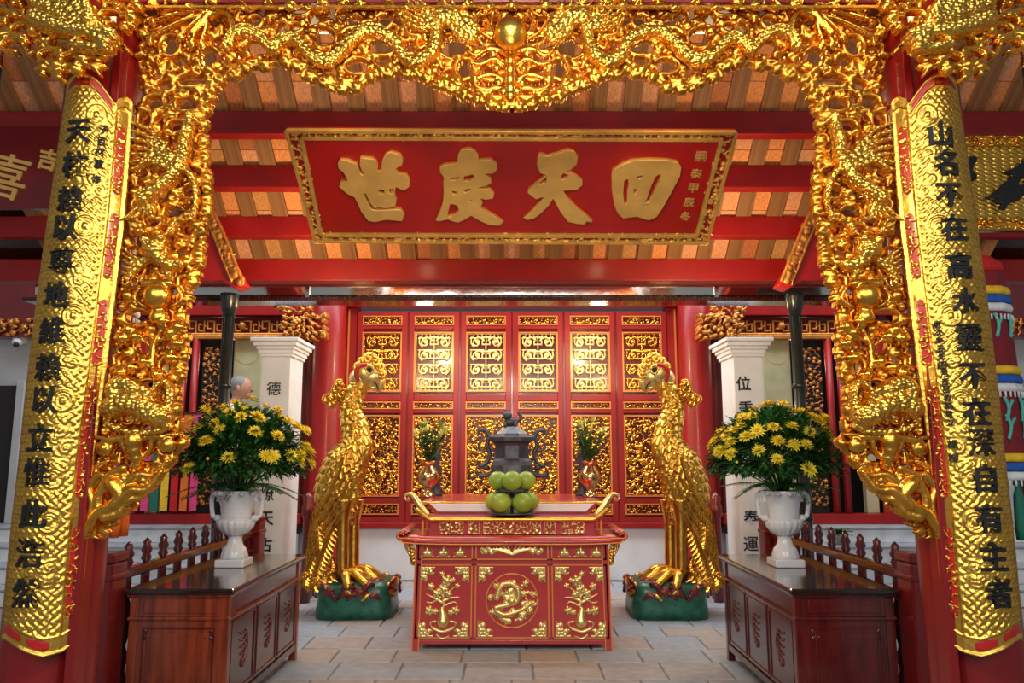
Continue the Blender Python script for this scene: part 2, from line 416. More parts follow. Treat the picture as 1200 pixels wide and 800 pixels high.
# relief patterns shared by the leaves
def shou(res=.0055, w_=.44, h_=.76):
    r = Relief(-w_/2, w_/2, 0, h_, res); t = .013
    def sym(pts, a=t, b=None, sp=False):
        for s in (-1, 1): r.stroke([(x*s, z) for x, z in pts], a, b, sp=sp)
    for z in np.arange(.05, h_, .094): sym([(0, z), (.06+.03*math.sin(z*17), z)], t*1.1)
    sym([(0, .02), (0, h_-.02)], t*.9)
    for z0 in (.06, .25, .44, .62):
        sym([(.03, z0+.05), (.09, z0+.09), (.15, z0+.06), (.17, z0), (.12, z0-.02), (.09, z0+.02)], t*1.1, sp=True)
        sym([(.19, z0+.10), (.20, z0+.02), (.16, z0-.04)], t*.9, sp=True)
        sym([(.05, z0-.01), (.05, z0+.04)], t); r.spiral(.12, z0+.035, .035, 1, 1, t*.8); r.spiral(-.12, z0+.035, .035, PI-1, -1, t*.8)
    for x in (.055, .11, .165): sym([(x, .02), (x, .06)], t*.8); sym([(x, h_-.06), (x, h_-.02)], t*.8)
    for z in (.16, .35, .54, .70): sym([(.03, z), (.21, z)], t*.8)
    fr(r, w_, h_); return r
def fr(r, w_, h_, a=.009):
    e = .006
    r.stroke([(-w_/2+e, e), (w_/2-e, e), (w_/2-e, h_-e), (-w_/2+e, h_-e), (-w_/2+e, e)], a, sp=False)
def foliage(seed, w_=.46, h_=1.12, res=.0055):
    r = Relief(-w_/2, w_/2, 0, h_, res); g = random.Random(seed)
    r.fill(lambda x, z: abs(x) < w_/2-.015 and .015 < z < h_-.015, .042, .0120, g)
    r.stroke([(-.1, .05), (.08, .3), (-.1, .55), (.1, .8), (-.05, 1.05)], .016, .012)
    r.dot(.03, .25, .05, .01); r.dot(-.04, .62, .045, .01); fr(r, w_, h_); return r
def strip(seed, w_=.46, h_=.10, res=.005, d=.03, rr=.007):
    r = Relief(-w_/2, w_/2, 0, h_, res); g = random.Random(seed)
    r.fill(lambda x, z: abs(x) < w_/2-.008 and .006 < z < h_-.006, d, rr, g); return r
LW = 4.13/6
zz = [zy(p, YW) for p in (380, 373, 458, 391, 473, 480, 580, 488, 602, 592)]
first = {}
for i in range(6):
    cx = -2.065+LW*(i+.5)
    d = thing('door_%d' % (i+1), (cx, YW, ZS), kind='structure')
    a, b = cx-LW/2+.012, cx+LW/2-.012
    q = MB(); y0, y1 = YW-.05, YW+.01; st = .075
    zt = zy(366, YW); q.box(a, a+st, y0, y1, ZS+.01, zt); q.box(b-st, b, y0, y1, ZS+.01, zt)
    for z0, z1 in ((ZS+.01, zy(605, YW)), (zy(589, YW), zy(583, YW)), (zy(484, YW), zy(480, YW)), (zy(470, YW), zy(463, YW)), (zy(386, YW), zy(382, YW)), (zy(370, YW), zt)):
        q.box(a+st, b-st, y0, y1, z0, z1)
    q.build('frame', RED, d, .006)
    box('backing', REDD, (a+.02, b-.02, YW+.012, YW+.03, ZS+.02, zt-.02), d, 0)
    # gilt edging round each field, pattern inside
    F_ = [('upper_panel', 458, 391, 0), ('lower_panel', 580, 488, 1), ('top_strip', 380, 372, 2), ('middle_strip', 478, 472, 3), ('bottom_strip', 601, 591, 4)]
    for nm, pb, pt, k in F_:
        z0, z1 = zy(pb, YW), zy(pt, YW); hh = z1-z0; x0, x1 = a+st+.012, b-st-.012; ww = x1-x0
        e = MB(); g = .017
        for u in (.0,):
            e.box(x0-g, x1+g, y0-.008, y0+.01, z1, z1+g); e.box(x0-g, x1+g, y0-.008, y0+.01, z0-g, z0)
            e.box(x0-g, x0, y0-.008, y0+.01, z0, z1); e.box(x1, x1+g, y0-.008, y0+.01, z0, z1)
        e.build('edging', ORG, d)
        key = (k, (i in (0, 5)) if k != 1 else i % 3)
        if key not in first:
            r = shou(w_=ww, h_=hh) if k == 0 else foliage(20+i, ww, hh) if k == 1 else strip(40+k+i, ww, hh)
            o = r.mesh(nm, (GOLD if i in (0, 5) else GOLDP) if k == 0 else GOLD, None, lambda x, z, h: (x, -h, z), .012)  # paler gold on the middle leaves' upper panels paints in the ceiling light
            first[key] = o.data; bpy.data.objects.remove(o)
        o = link(nm, first[key], None, d); o.location = (cx, YW-.012, z0)
    if i < 5: box('hinge_post', REDD, (b, b+.024, YW-.045, YW, ZS, zt), d, 0)
# big red columns either side of the doors
for s in (-1, 1):
    q = MB(); xc = s*2.36
    q.lathe([(.235, 0), (.235, .3), (.21, .34), (.205, 3.0), (.2, 4.3)], (xc, YW-.28, 0), 32)
    c = q.build('trim_column', RED, None, kind='structure'); c.name = 'trim_%d' % (1 if s < 0 else 2)
    q = MB(); q.lathe([(.26, .0), (.28, .08), (.24, .28), (.22, .33)], (xc, YW-.28, 0), 32); q.build('base_ring', REDD, c)
# side bays: stairs, thresholds, posts, cream panels with painted arch shade
def steps(s):
    st = thing('trim_%d' % (3 if s < 0 else 4), (s*4.6, 9.2, 0), kind='structure')
    for k, (zt, yf) in enumerate(((.18, 8.42), (.365, 8.74), (.55, 9.06), (.735, 9.38))):
        x0, x1 = sorted((s*2.78, s*7.2))
        b = box('step', STEPW, (x0, x1, yf, 9.75, zt-.185, zt-.03), st, .008)
        b = box('tread', STEPG, (x0, x1, yf-.025, 9.75, zt-.03, zt), st, .008, label='grey stone tread capping a white step')
    return st
for s in (-1, 1): steps(s)
def sidebay(s, n):
    T = thing('wall_%s' % ('left' if s < 0 else 'right'), (s*4.2, 9.8, .73), kind='structure')
    X = lambda px, Y=9.8: s*abs(atY(px, 400, Y).x)
    def bx(nm, m, xa, xb, y0, y1, z0, z1, bev=.006): x0, x1 = sorted((xa, xb)); return box(nm, m, (x0, x1, y0, y1, z0, z1), T, bev)
    zt = zy(372, 9.8)
    bx('threshold', RED, s*2.62, s*4.9, 9.70, 9.9, .735, .86)
    bx('beam', RED, s*2.3, s*4.9, 9.68, 9.86, zy(371, 9.8), zy(351, 9.8))
    bx('frieze_board', REDD, s*2.3, s*4.9, 9.78, 9.84, zy(394, 9.8), zy(372, 9.8))
    bx('frieze_rail', GOLDO, s*2.3, s*4.9, 9.72, 9.84, zy(397, 9.8)-.01, zy(393, 9.8))
    for px in (232, 219): 
        q = MB(); q.lathe([(.045, 0), (.045, zy(397, 9.8)-.86)], (X(px), 9.76, .86), 20); q.build('post', RED, T)
    bx('door_stile', BROWNR, X(265), X(272), 9.7, 9.8, .86, zy(397, 9.8))
    bx('cream_panel', CREAM, X(273), X(318), 9.86, 9.95, .86, zy(397, 9.8))
    q = MB(); x0 = X(289); q.lathe([(.16, 0), (.16, .02)], (x0, 9.86, 2.9), 28, Matrix.Rotation(PI/2, 3, 'X')); q.box(x0-.16, x0+.16, 9.845, 9.86, 1.2, 2.9); q.sm = [False]*len(q.sm); q.build('arch_shade', mat('arch_shade_plaster_%d' % n, (.45, .42, .24), .7, var=.1), T)  # arch shadow on the cream wall, put in as a darker plaster colour
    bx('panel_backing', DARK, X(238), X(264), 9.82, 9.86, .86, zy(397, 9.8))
    r = Relief(-.13, .13, 0, 2.0, .006); r.fill(lambda x, z: abs(x) < .12, .05, .010, random.Random(90+n))
    cx = X(251); o = r.mesh('carved_panel', GOLDO, T, plane(9.83), .01)
    V = o.data; o.location.x = cx; o.location.z = .95
    bx('cream_pier', CREAM, X(192), X(178), 9.9, 10.0, .86, zy(397, 9.8))
    bx('outer_post', RED, X(176), X(166), 9.7, 9.85, .86, zy(397, 9.8))
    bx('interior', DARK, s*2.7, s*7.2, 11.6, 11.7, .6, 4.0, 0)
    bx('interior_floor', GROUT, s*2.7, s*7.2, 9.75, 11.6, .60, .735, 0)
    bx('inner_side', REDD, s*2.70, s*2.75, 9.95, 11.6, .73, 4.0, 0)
    # gilded frieze in key pattern over the opening
    w_ = 2.5; r = Relief(2.35, 4.9, zy(393, 9.8), zy(373, 9.8), .007); zc = (zy(393, 9.8)+zy(373, 9.8))/2
    g = random.Random(3+n); x = 2.42
    while x < 4.85:
        k = .22
        r.stroke([(x, zc-.08), (x, zc+.07), (x+.09, zc+.07), (x+.09, zc-.03), (x+.045, zc-.03)], .014, sp=False)
        r.stroke([(x+.13, zc+.07), (x+.13, zc-.06), (x+.20, zc-.06), (x+.20, zc+.03), (x+.165, zc+.02)], .014, sp=False)
        r.stroke([(x+.09, zc), (x+.13, zc)], .012, sp=False)
        if int(x*10) % 3 == 0: r.dot(x+.11, zc+.01, .05)
        x += .235
    r.stroke([(2.36, zy(392, 9.8)), (4.9, zy(392, 9.8))], .018, sp=False)
    fnn = (lambda x, z, h: (s*x, 9.775-h, z))
    o = r.mesh('fretwork_frieze', GOLDO, T, fnn, .02)
    # dense carved corbel that steps out beside the column
    r = Relief(2.28, 2.85, zy(401, 9.4), zy(366, 9.4), .007)
    P = inpoly([(atY(px, py, 9.4).x*-1, atY(px, py, 9.4).z) for px, py in ((392, 377), (388, 370), (365, 371), (350, 375), (332, 384), (340, 394), (362, 397), (384, 399), (391, 392))])
    r.fill(P, .05, .014, random.Random(11+n)); r.mesh('carved_corbel', GOLDO, T, lambda x, z, h: (s*x, 9.48-h, z), .22)
    r = Relief(2.4, 3.1, zy(386, 9.5), zy(350, 9.5), .007)
    P = inpoly([(atY(px, py, 9.5).x*-1, atY(px, py, 9.5).z) for px, py in ((320, 354), (369, 354), (358, 370), (345, 384), (332, 380), (330, 366))])
    r.fill(P, .05, .013, random.Random(15+n)); r.mesh('carved_bracket', GOLDO, T, lambda x, z, h: (s*x, 9.58-h, z), .06)
    # outer grey wall with a dark doorway
    bx('outer_wall', GREYW, s*4.9, s*7.2, 9.9, 10.1, 0, 4.2, 0)
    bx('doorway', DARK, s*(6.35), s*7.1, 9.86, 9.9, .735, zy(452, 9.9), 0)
    bx('door_surround', GREYW, s*6.25, s*6.35, 9.82, 9.9, .735, zy(446, 9.9))
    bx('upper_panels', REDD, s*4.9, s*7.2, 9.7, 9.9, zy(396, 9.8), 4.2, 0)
    r = Relief(4.95, 7.1, zy(394, 9.7), zy(374, 9.7), .01); r.fill(lambda x, z: True, .07, .016, random.Random(77+n)); r.mesh('upper_carving', GOLDO, T, lambda x, z, h: (s*x, 9.69-h, z), .01)
    return T
sidebay(-1, 0); sidebay(1, 1)
for s in (-1, 1): box('wall_%s_side' % ('left' if s < 0 else 'right'), GREYW, (*sorted((s*7.2, s*7.3)), 2.6, 11.7, 0, 5.5), None, 0, 'structure')  # side walls added out of view to keep sky light from the sides
# ---- the roof seen from below: rafters, brick tiles, purlins
EZ, EY, SL = 3.27, 7.2, .80
zr = lambda Y: EZ+(EY-Y)*SL
ce = thing('ceiling', (0, 5, 4), kind='structure')
ang = math.atan(SL)
q = MB(); q.add([(x, y, zr(y)+o) for o in (.09, .2) for y in (1.8, EY+.05) for x in (-5.2, 5.2)],
               [(0,2,3,1),(4,5,7,6),(0,1,5,4),(2,6,7,3),(0,4,6,2),(1,3,7,5)])
q.build('roof_deck', BROWN, ce)
PITCH = .276
tm = []
for m in TILES:
    me = bpy.data.meshes.new('roof_tile'); qq = MB(); qq.box(-.5, .5, -.5, .5, -.014, .014); me.from_pydata(qq.v, [], qq.f); me.materials.append(m); tm.append(me)
rm = bpy.data.meshes.new('rafter'); qq = MB(); qq.box(-.5, .5, -.5, .5, -.5, .5); rm.from_pydata(qq.v, [], qq.f); rm.materials.append(WOOD)
n = 0; xs = np.arange(-4.28, 4.29, PITCH)
SLEN = math.hypot(EY-1.9, (EY-1.9)*SL)
for k, x in enumerate(xs):
    o = link('rafter', rm, None, ce); Ym = (EY+1.9)/2
    o.location = (x, Ym, zr(Ym)); o.rotation_euler = (-ang, 0, 0); o.scale = (.135, SLEN, .035)
    y = EY-.1
    j = 0
    while y > 5.25 and n < 296:
        L = .30; dy = L*math.cos(ang)
        o = link('roof_tile', tm[rng.choice((0, 0, 1, 1, 2, 3))], None, ce); n += 1
        o.location = (x+PITCH/2, y-dy/2, zr(y-dy/2)+.035); o.rotation_euler = (-ang+rng.uniform(-.01, .01), 0, rng.uniform(-.006, .006)); o.scale = (.15, L-.006, 1)
        y -= dy
def hit(py):
    u, dy, dz = _ray(600, py); k = (EZ+EY*SL-CH-.03)/(dz+SL*dy); return k*dy
for pt, pb, dd in ((130, 157, .12), (193, 220, .12), (253, 277, .12), (303, 329, .16)):
    Yp = hit(pt+1); z0 = zy(pb, Yp)
    box('purlin', RED, (-4.9, 4.9, Yp, Yp+dd, z0, zr(Yp)-.02), ce, .012)
# eave gutter
Yg = 7.28
gt = thing('gutter', (0, Yg, 3.2), 'long polished metal rain gutter hung under the red eave beam', 'gutter')
zb, ztp = zy(349, Yg), zy(330, Yg)
q = MB(); prof = [(Yg-.012, ztp), (Yg-.026, ztp-.01), (Yg-.014, zb+.03), (Yg+.01, zb+.008), (Yg+.05, zb), (Yg+.17, zb), (Yg+.2, zb+.03), (Yg+.2, ztp), (Yg+.19, ztp), (Yg+.18, zb+.03), (Yg+.04, zb+.015), (Yg+.012, ztp-.01)]
xs_ = np.linspace(-4.6, 4.6, 60); vs = [(x, y, z) for x in xs_ for y, z in prof]; npf = len(prof); fs = []
for i in range(59):
    for k in range(npf): fs.append((i*npf+k, i*npf+(k+1) % npf, (i+1)*npf+(k+1) % npf, (i+1)*npf+k))
q.add(vs, fs); q.build('trough', STEEL, gt)
box('upper_rail', DARK, (-4.7, 4.7, Yg-.03, Yg+.2, ztp, ztp+.03), gt, 0)
box('lower_rail', BROWN, (-4.7, 4.7, Yg-.04, Yg+.2, zb-.035, zb), gt, 0)
for x in (-4.1, -1.97, 1.97, 3.9):
    box('joint_band', STEEL, (x-.02, x+.02, Yg-.032, Yg-.022, zb, ztp), gt, 0)
# front columns of the hall
cols = []
for s in (-1, 1):
    q = MB(); q.lathe([(.215, 0), (.205, .3), (.20, 2.5), (.19, 5.6)], (0, 3.75, 0), 40); q.v = [(x+s*(2.175-.025*z), y, z) for x, y, z in q.v]
    c = q.build('trim_%d' % (5 if s < 0 else 6), REDC, None, kind='structure'); cols.append(c)
    q = MB(); q.box(*sorted((s*1.935, s*1.975)), 3.56, 3.66, 0, 5.2); q.build('edge_batten', REDC, c, .004)
    q = MB(); q.lathe([(.30, 0), (.32, .06), (.30, .12), (.24, .14)], (s*2.14, 3.75, 0), 32); q.build('stone_base', STEPG, c)
tb = box('trim_7', REDD, (-1.93, 1.93, 3.55, 3.85, zy(9, 3.6), 4.6), None, .01, 'structure')
q = MB(); zc = zy(3, 3.55)
q.bar((-1.93, 3.535, zy(8, 3.53)), (1.93, 3.535, zy(8, 3.53)), .02, .012)
q.build('gilt_edge', GOLD, tb)
r = Relief(-1.9, 1.9, zy(6, 3.5), zy(-6, 3.5), .006); r.fill(lambda x, z: True, .08, .010, random.Random(5), (0, 2)); r.mesh('small_flowers', GOLD, tb, plane(3.55), .004)
# side tie beams behind the outer bays
for i, s in enumerate((-1, 1)):
    x0, x1 = sorted((s*2.35, s*5.1))
    box('trim_%d' % (8+i), REDD, (x0, x1, 3.6, 3.8, 4.0, 4.5), None, .01, 'structure')
    # curved brace strut between column line and eave
    P = [atY(px, py, 6.3) for px, py in ((246, 238), (262, 275), (276, 312), (291, 336), (278, 340), (262, 330), (236, 330), (222, 280), (222, 238))]
    q = MB(); q.prism([(-s*p.x if s > 0 else p.x, p.z) for p in P], 6.25, 6.40)
    st = q.build('trim_%d' % (10+i), RED, None, .01, 'structure')
    r = Relief(-3.4, -1.8, 2.8, 4.4, .007)
    E_ = [atY(px, py, 6.3) for px, py in ((248, 246), (262, 275), (275, 308), (284, 330))]
    g = random.Random(8+i)
    for a in np.linspace(0, 1, 26):
        k = a*2.99; j = int(k); p = E_[j].lerp(E_[j+1], k-j)
        r.spiral(p.x-.02+g.uniform(-.02, .02), p.z+g.uniform(-.02, .02), .035, g.uniform(0, 6), g.choice((-1, 1)), .012)
    r.stroke([(p.x+.02, p.z) for p in E_], .016)
    r.stroke([(p.x-.07, p.z-.01) for p in E_], .012)
    r.mesh('gilded_edge_carving', GOLDO, st, (lambda x, z, h: (x, 6.25-h, z)) if s < 0 else (lambda x, z, h: (-x, 6.25-h, z)), .01)
# ================================================================ CARVED ARCH BETWEEN THE COLUMNS
YA = 3.64
def A(px, py): p = atY(px, py, YA); return (p.x, p.z)
def AL(L): return [A(*p) for p in L]
ap = thing('carved_arch', (0, YA, 2.6), 'openwork gilded arch of dragons, clouds and foliage hung between the two front columns', 'carved arch')
OUT = [(166,12),(167,60),(163,150),(156,205),(147,300),(135,400),(121,500),(110,590),(105,632),(118,622),(128,610),(137,604),(147,596),(152,592),(158,575),(172,570),(183,562),(190,545),(200,535),(214,520),(208,500),(205,475),(207,450),(212,425),(217,400),(213,380),(214,360),(222,340),(230,318),(236,290),(238,265),(243,240),(242,200),(239,165),(240,135),(246,112),(256,103),(256,96),(268,90),(285,82),(305,77),(335,72),(345,76),(360,88),(380,95),(400,104),(415,103),(430,95),(445,86),(470,84),(490,88),(505,94),(530,103),(545,112),(570,120),(600,124),(604,60),(604,10)]
OP = AL(OUT); inarch = inpoly(OP)
HOLES = [(201,55,9,10),(246,69,10,10),(300,57,15,7),(278,47,9,6),(300,27,6,5),(332,38,5,9),(382,46,10,9),(346,34,7,4),(226,96,14,6),(195,102,9,5),(183,121,10,6),(222,124,12,6),(200,118,5,5),(172,142,6,8),(208,149,8,5),(370,68,7,4),(398,62,7,7),(226,18,8,6),(182,30,8,5),(416,28,8,6),(420,42,15,6),(448,57,14,7),(449,27,8,6),(488,37,8,4),(532,57,13,11),(565,28,8,6),(567,53,12,6),(568,70,13,5),(545,82,8,9),(574,88,10,5),(576,100,15,5),(449,73,7,5),(420,79,12,7),(587,80,5,5),(583,110,8,3),(176,18,9,5),(352,14,9,4),
 (170,405,8,9),(139,440,6,7),(176,452,9,5),(162,372,11,7),(198,372,5,6),(175,536,16,4),(140,558,5,5),(196,430,5,7),(155,330,6,5),(205,250,9,6),(180,262,7,4),(168,205,6,4),(224,225,5,6),(152,490,5,4),(150,424,6,5),(205,342,5,4),(163,318,6,5),(186,222,5,4)]
HW = []
for cx, cy, rx, ry in HOLES:
    c = A(cx, cy); e = A(cx+rx, cy); f = A(cx, cy-ry); HW.append((c[0], c[1], (e[0]-c[0])*1.12, (f[1]-c[1])*1.12))
def hole(x, z): return any(((x-h[0])/h[2])**2+((z-h[1])/h[3])**2 < 1 for h in HW)
g = random.Random(21)
main = Relief(-1.95, .03, 1.15, 4.12, .0052)
main.fill(lambda x, z: inarch(x, z) and not hole(x, z), .062, .0135, g, (0, 0, 1, 2, 3))
main.fill(lambda x, z: inarch(x, z) and not hole(x, z), .05, .010, random.Random(4), (0, 1, 2), -.004)
xi0, zi0 = np.meshgrid(main.xs, main.zs)
for x, z, rx, rz in HW:
    th_ = np.arctan2((zi0-z)/rz, (xi0-x)/rx); p1, p2 = g.uniform(0, 6), g.uniform(0, 6); main.h[((xi0-x)/rx)**2+((zi0-z)/rz)**2 < 1.0+.28*np.sin(3*th_+p1)+.22*np.sin(2*th_+p2)] = 0
# rims round the openings read as the curling clouds of the photograph
for i, (x, z, rx, rz) in enumerate(HW):
    a0 = g.uniform(0, 6); n = 16; m_ = g.uniform(.62, .95)
    main.stroke([(x+(rx*1.02+.008)*math.cos(a0+2*PI*k*m_/n), z+(rz*1.02+.008)*math.sin(a0+2*PI*k*m_/n)) for k in range(n+1)], .010, .014, .010, n=2)
# cloud beads all along the inner edge
nxt = .06; E_ = OP[9:-2]; P = spline(E_, 5); acc = 0; last = P[0]
for p in P:
    acc += (p-last).length; last = p
    if acc > nxt:
        acc = 0; nxt = g.uniform(.05, .095); main.spiral(p.x, p.y, g.uniform(.026, .040), g.uniform(0, 6), g.choice((-1, 1)), .012, 1.1, .6, .012)
main.stroke([(p.x, p.y) for p in P[::3]], .011, .011, .004, n=3)
# carve away what strays outside the outline, then openings
XX, ZZ = main.xs, main.zs
ins = np.zeros(main.h.shape, bool); xi, zi = np.meshgrid(XX, ZZ); j = len(OP)-1
for i in range(len(OP)):
    (xa, za), (xb, zb_) = OP[i], OP[j]
    if za != zb_: ins ^= ((za > zi) != (zb_ > zi)) & (xi < (xb-xa)*(zi-za)/(zb_-za)+xa)
    j = i
ring = ins.copy()
for _ in range(5):
    ring[1:] |= ring[:-1]; ring[:-1] |= ring[1:]; ring[:, 1:] |= ring[:, :-1]; ring[:, :-1] |= ring[:, 1:]
main.h[~ring] = 0
left = main.mesh('scrollwork', GOLDK, ap, plane(YA+.03), .035)
left['kind'] = 'stuff'; left['label'] = 'left half of the small cloud and leaf scrollwork'
def mirror_part(o, label=None):
    me = o.data.copy(); co = np.empty(len(me.vertices)*3, np.float32); me.vertices.foreach_get('co', co); co[0::3] *= -1; me.vertices.foreach_set('co', co); me.flip_normals(); me.update()
    c = link(o.name.split('.')[0], me, None, o.parent)
    if 'kind' in o: c['kind'] = o['kind']
    if label: c['label'] = label
    return c
mirror_part(left, 'right half of the small cloud and leaf scrollwork')
def motif(name, strokes, bounds, off, res=.006, label=None, mirror=True, m=GOLD, thick=.02):
    a = A(bounds[0], bounds[3]); b = A(bounds[2], bounds[1]); r = Relief(a[0], b[0], a[1], b[1], res)
    for st in strokes:
        k, pts = st[0], AL(st[1]); kw = st[3] if len(st) > 3 else {}
        if k == 's': r.stroke(pts, *(st[2] if isinstance(st[2], tuple) else (st[2],)), **kw)
        elif k == 'd':
            for p in pts: r.dot(p[0], p[1], st[2], **kw)
        elif k == 'o': r.spiral(pts[0][0], pts[0][1], *st[2], **kw)
    o = r.mesh(name, m, ap, plane(YA-off), thick)
    if label: o['label'] = label
    if mirror: mirror_part(o)
    return o
# dragon racing toward the pearl
S = []
body = [(556,48),(548,30),(530,26),(515,38),(512,56),(505,72),(490,80),(474,72),(466,56),(450,46),(434,44),(420,50),(408,62),(394,76),(376,78),(362,66),(350,54),(334,56),(324,66),(316,58),(304,48),(290,45),(278,50),(270,62)]
S.append(('s', body, (.034, .022), dict(ridge=.022, lift=.01)))
S += [('s', [(x, y-6) for x, y in body[5:]], (.010, .008), dict(ridge=.03, lift=.03))]
motif('dragon_body', S, (255, 5, 575, 100), .03, m=GOLDS, label='scaled serpent body of a dragon')
H = [('s', [(520,30),(534,34),(546,44),(556,50)], (.045, .03), dict(lift=.02)), ('s', [(532,44),(544,54),(556,58)], (.016, .012), dict(lift=.02)),
     ('s', [(548,38),(556,40),(562,47)], (.022, .014), dict(lift=.03)), ('d', [(536,31)], .022, dict(lift=.05)), ('d', [(558,45)], .016, dict(lift=.05)),
     ('s', [(530,22),(518,12),(505,10)], (.014, .007), dict(lift=.03)), ('s', [(534,20),(528,8),(518,3)], (.012, .006), dict(lift=.03)),
     ('s', [(560,52),(566,62),(574,66)], (.008, .005), dict(lift=.02)), ('s', [(556,36),(562,26),(572,24)], (.009, .005), dict(lift=.02))]
for k in range(7): H.append(('s', [(524, 26+k*2), (505-k, 20+k*4), (488-k*2, 6+k*5), (478-k, -6+k*6)], (.012, .006), dict(lift=.02)))
motif('dragon_head', H, (465, -8, 580, 75), .05, m=GOLDS, label='dragon head with long combed mane')
T_ = []
for tip in ((203,10),(182,32),(178,52),(215,50),(229,57),(240,58),(222,10),(196,20)):
    mx, my = (250+tip[0])/2, (26+tip[1])/2
    T_.append(('s', [(262,22),(248,24),(mx+3, my-6),tip], (.02, .007), dict(lift=.01))); T_.append(('o', [tip], (.022, random.Random(tip[0]).uniform(0, 6), 1, .008)))
T_.append(('s', [(276,60),(280,44),(272,24),(256,20),(244,34),(232,48)], (.022, .016), dict(lift=.02)))
motif('dragon_tail', T_, (165, 2, 290, 75), .03, label='flame tufted dragon tail')
# flaming pearl
q = MB(); pc = atY(598, 39, YA-.14); q.ball(pc, .078, n=36, m=24); q.build('pearl', GOLDB, ap, label='smooth polished round pearl')
FL = []
for i, (x, y) in enumerate(((572,14),(584,18),(598,4),(612,18),(624,14),(566,30),(630,30))):
    FL.append(('s', [(598+(x-598)*.8, 44), (x, 30), (x+(4 if i % 2 else -4), (30+y)/2), (x, y)], (.014, .005), {}))
for s in (-1, 1):
    FL += [('s', [(598+s*22, 50),(598+s*34, 42),(598+s*46, 24),(598+s*52, 18)], (.012, .008), {}), ('s', [(598+s*18, 58),(598+s*34, 56),(598+s*46, 44)], (.012, .008), {}),
           ('s', [(598+s*4, 66),(598+s*24, 62),(598+s*40, 70),(598+s*50, 64)], (.016, .011), {}), ('s', [(598+s*4, 84),(598+s*18, 74),(598+s*34, 80),(598+s*46, 78)], (.014, .010), {}),
           ('s', [(598+s*4, 100),(598+s*22, 92),(598+s*38, 96)], (.014, .01), {}), ('o', [(598+s*20, 66)], (.025, 1, s, .009)), ('o', [(598+s*16, 84)], (.022, 2, s, .009)), ('o', [(598+s*14, 101)], (.022, 2, s, .009))]
FL += [('s', [(598,60),(598,118)], (.026, .03), dict(ridge=.05)), ('o', [(598,113)], (.03, -1.5, 1, .011))]
FL.append(('d', [(598,114),(590,112),(606,112),(598,119)], .026))
motif('flame', FL, (530, 0, 668, 126), .02, label='flames and cloud stem around the pearl', mirror=False)
# phoenix with spread wing on the upright
W = []
for k in range(7): W.append(('s', [(222-k*1.5, 205), (205-k*4, 182+k*2), (182-k*2, 158+k*7), (163-k*.5, 150+k*9)], (.016, .010), dict(lift=.012)))
W += [('s', [(230,150),(224,170),(222,190),(212,210),(196,224),(176,238)], (.022, .034), dict(ridge=.03, lift=.03)), ('d', [(231,146)], .028, dict(lift=.04)), ('s', [(234,146),(242,152)], (.012, .005), dict(lift=.04)),
      ('s', [(220,200),(232,215),(236,240),(230,262)], (.02, .008), dict(lift=.02))]
for k in range(5): W.append(('s', [(190, 228), (172+k*3, 244+k*2), (158+k*8, 256+k), (150+k*12, 262-k*2)], (.014, .008), dict(lift=.01)))
motif('phoenix', W, (146, 135, 246, 275), .03, m=GOLDS, label='small phoenix with combed wing feathers')
# second dragon mask lower on the upright
W = [('d', [(190,296)], .062, dict(lift=.02)), ('s', [(196,306),(208,314),(216,312)], (.04, .024), dict(lift=.02)), ('d', [(182,288),(200,286)], .022, dict(lift=.06)), ('s', [(176,276),(168,262),(158,262)], (.013, .006), dict(lift=.03)), ('s', [(206,276),(214,264),(222,262)], (.013, .006), dict(lift=.03))]
for k in range(7): W.append(('s', [(188, 304), (172-k, 308+k*2), (160-k*.5, 300+k*6), (152, 294+k*7)], (.013, .007), dict(lift=.02)))
for k in range(4): W.append(('s', [(200, 316), (206, 328+k*2), (196-k*5, 336), (184-k*5, 330)], (.012, .007), dict(lift=.02)))
W.append(('s', [(182,290),(200,290)], .01, dict(lift=.05)))
motif('dragon_mask', W, (146, 255, 232, 342), .03, m=GOLDS, label='curly maned dragon face')
# flower vase, branch, tortoise beast on its scrolled perch
motif('flower_vase', [('d', [(192,350)], .068, dict(lift=.01)), ('s', [(192,366),(192,374)], (.035, .045), {}), ('s', [(178,336),(206,336)], .022, dict(lift=.02)), ('s', [(170,340),(164,352),(176,362)], (.012, .012), {}), ('s', [(214,340),(219,352),(208,362)], (.012, .012), {})], (155, 328, 228, 380), .03, label='round bellied vase')
W = [('s', [(184,430),(186,405),(196,385),(190,372)], (.018, .012), {}), ('s', [(186,410),(168,396),(158,388)], (.012, .009), {}), ('s', [(190,400),(206,396),(214,388)], (.012, .009), {})]
for c in ((158,388),(165,396),(150,398),(206,392),(214,385),(212,404),(196,378),(175,425),(205,420),(160,432),(148,438),(190,440)):
    W.append(('d', [c], .022, dict(lift=.02))); W += [('d', [(c[0]+6*math.cos(a), c[1]+6*math.sin(a))], .014, dict(lift=.01)) for a in range(0, 6)]
motif('blossom_branch', W, (138, 368, 222, 450), .025)
W = [('s', [(140,480),(158,472),(178,478),(196,488)], (.05, .06), dict(lift=.02, ridge=.05)), ('s', [(150,470),(146,458),(156,450),(168,456)], (.034, .036), dict(lift=.05)), ('s', [(186,470),(192,455),(204,450),(208,470),(202,490)], (.014, .014), dict(lift=.03)),
     ('s', [(138,498),(160,506),(190,506),(206,500)], .018, dict(lift=.02)), ('s', [(160,462),(176,458),(188,464)], (.028, .02), dict(lift=.05)), ('s', [(176,470),(196,462)], (.01, .006), dict(lift=.07))]
for k in range(4): W.append(('s', [(168+k*8, 470), (172+k*8, 482), (166+k*8, 494)], (.012, .008), dict(lift=.06)))
motif('tortoise_beast', W, (124, 440, 216, 515), .04, m=GOLDS, label='shell backed beast with raised head')
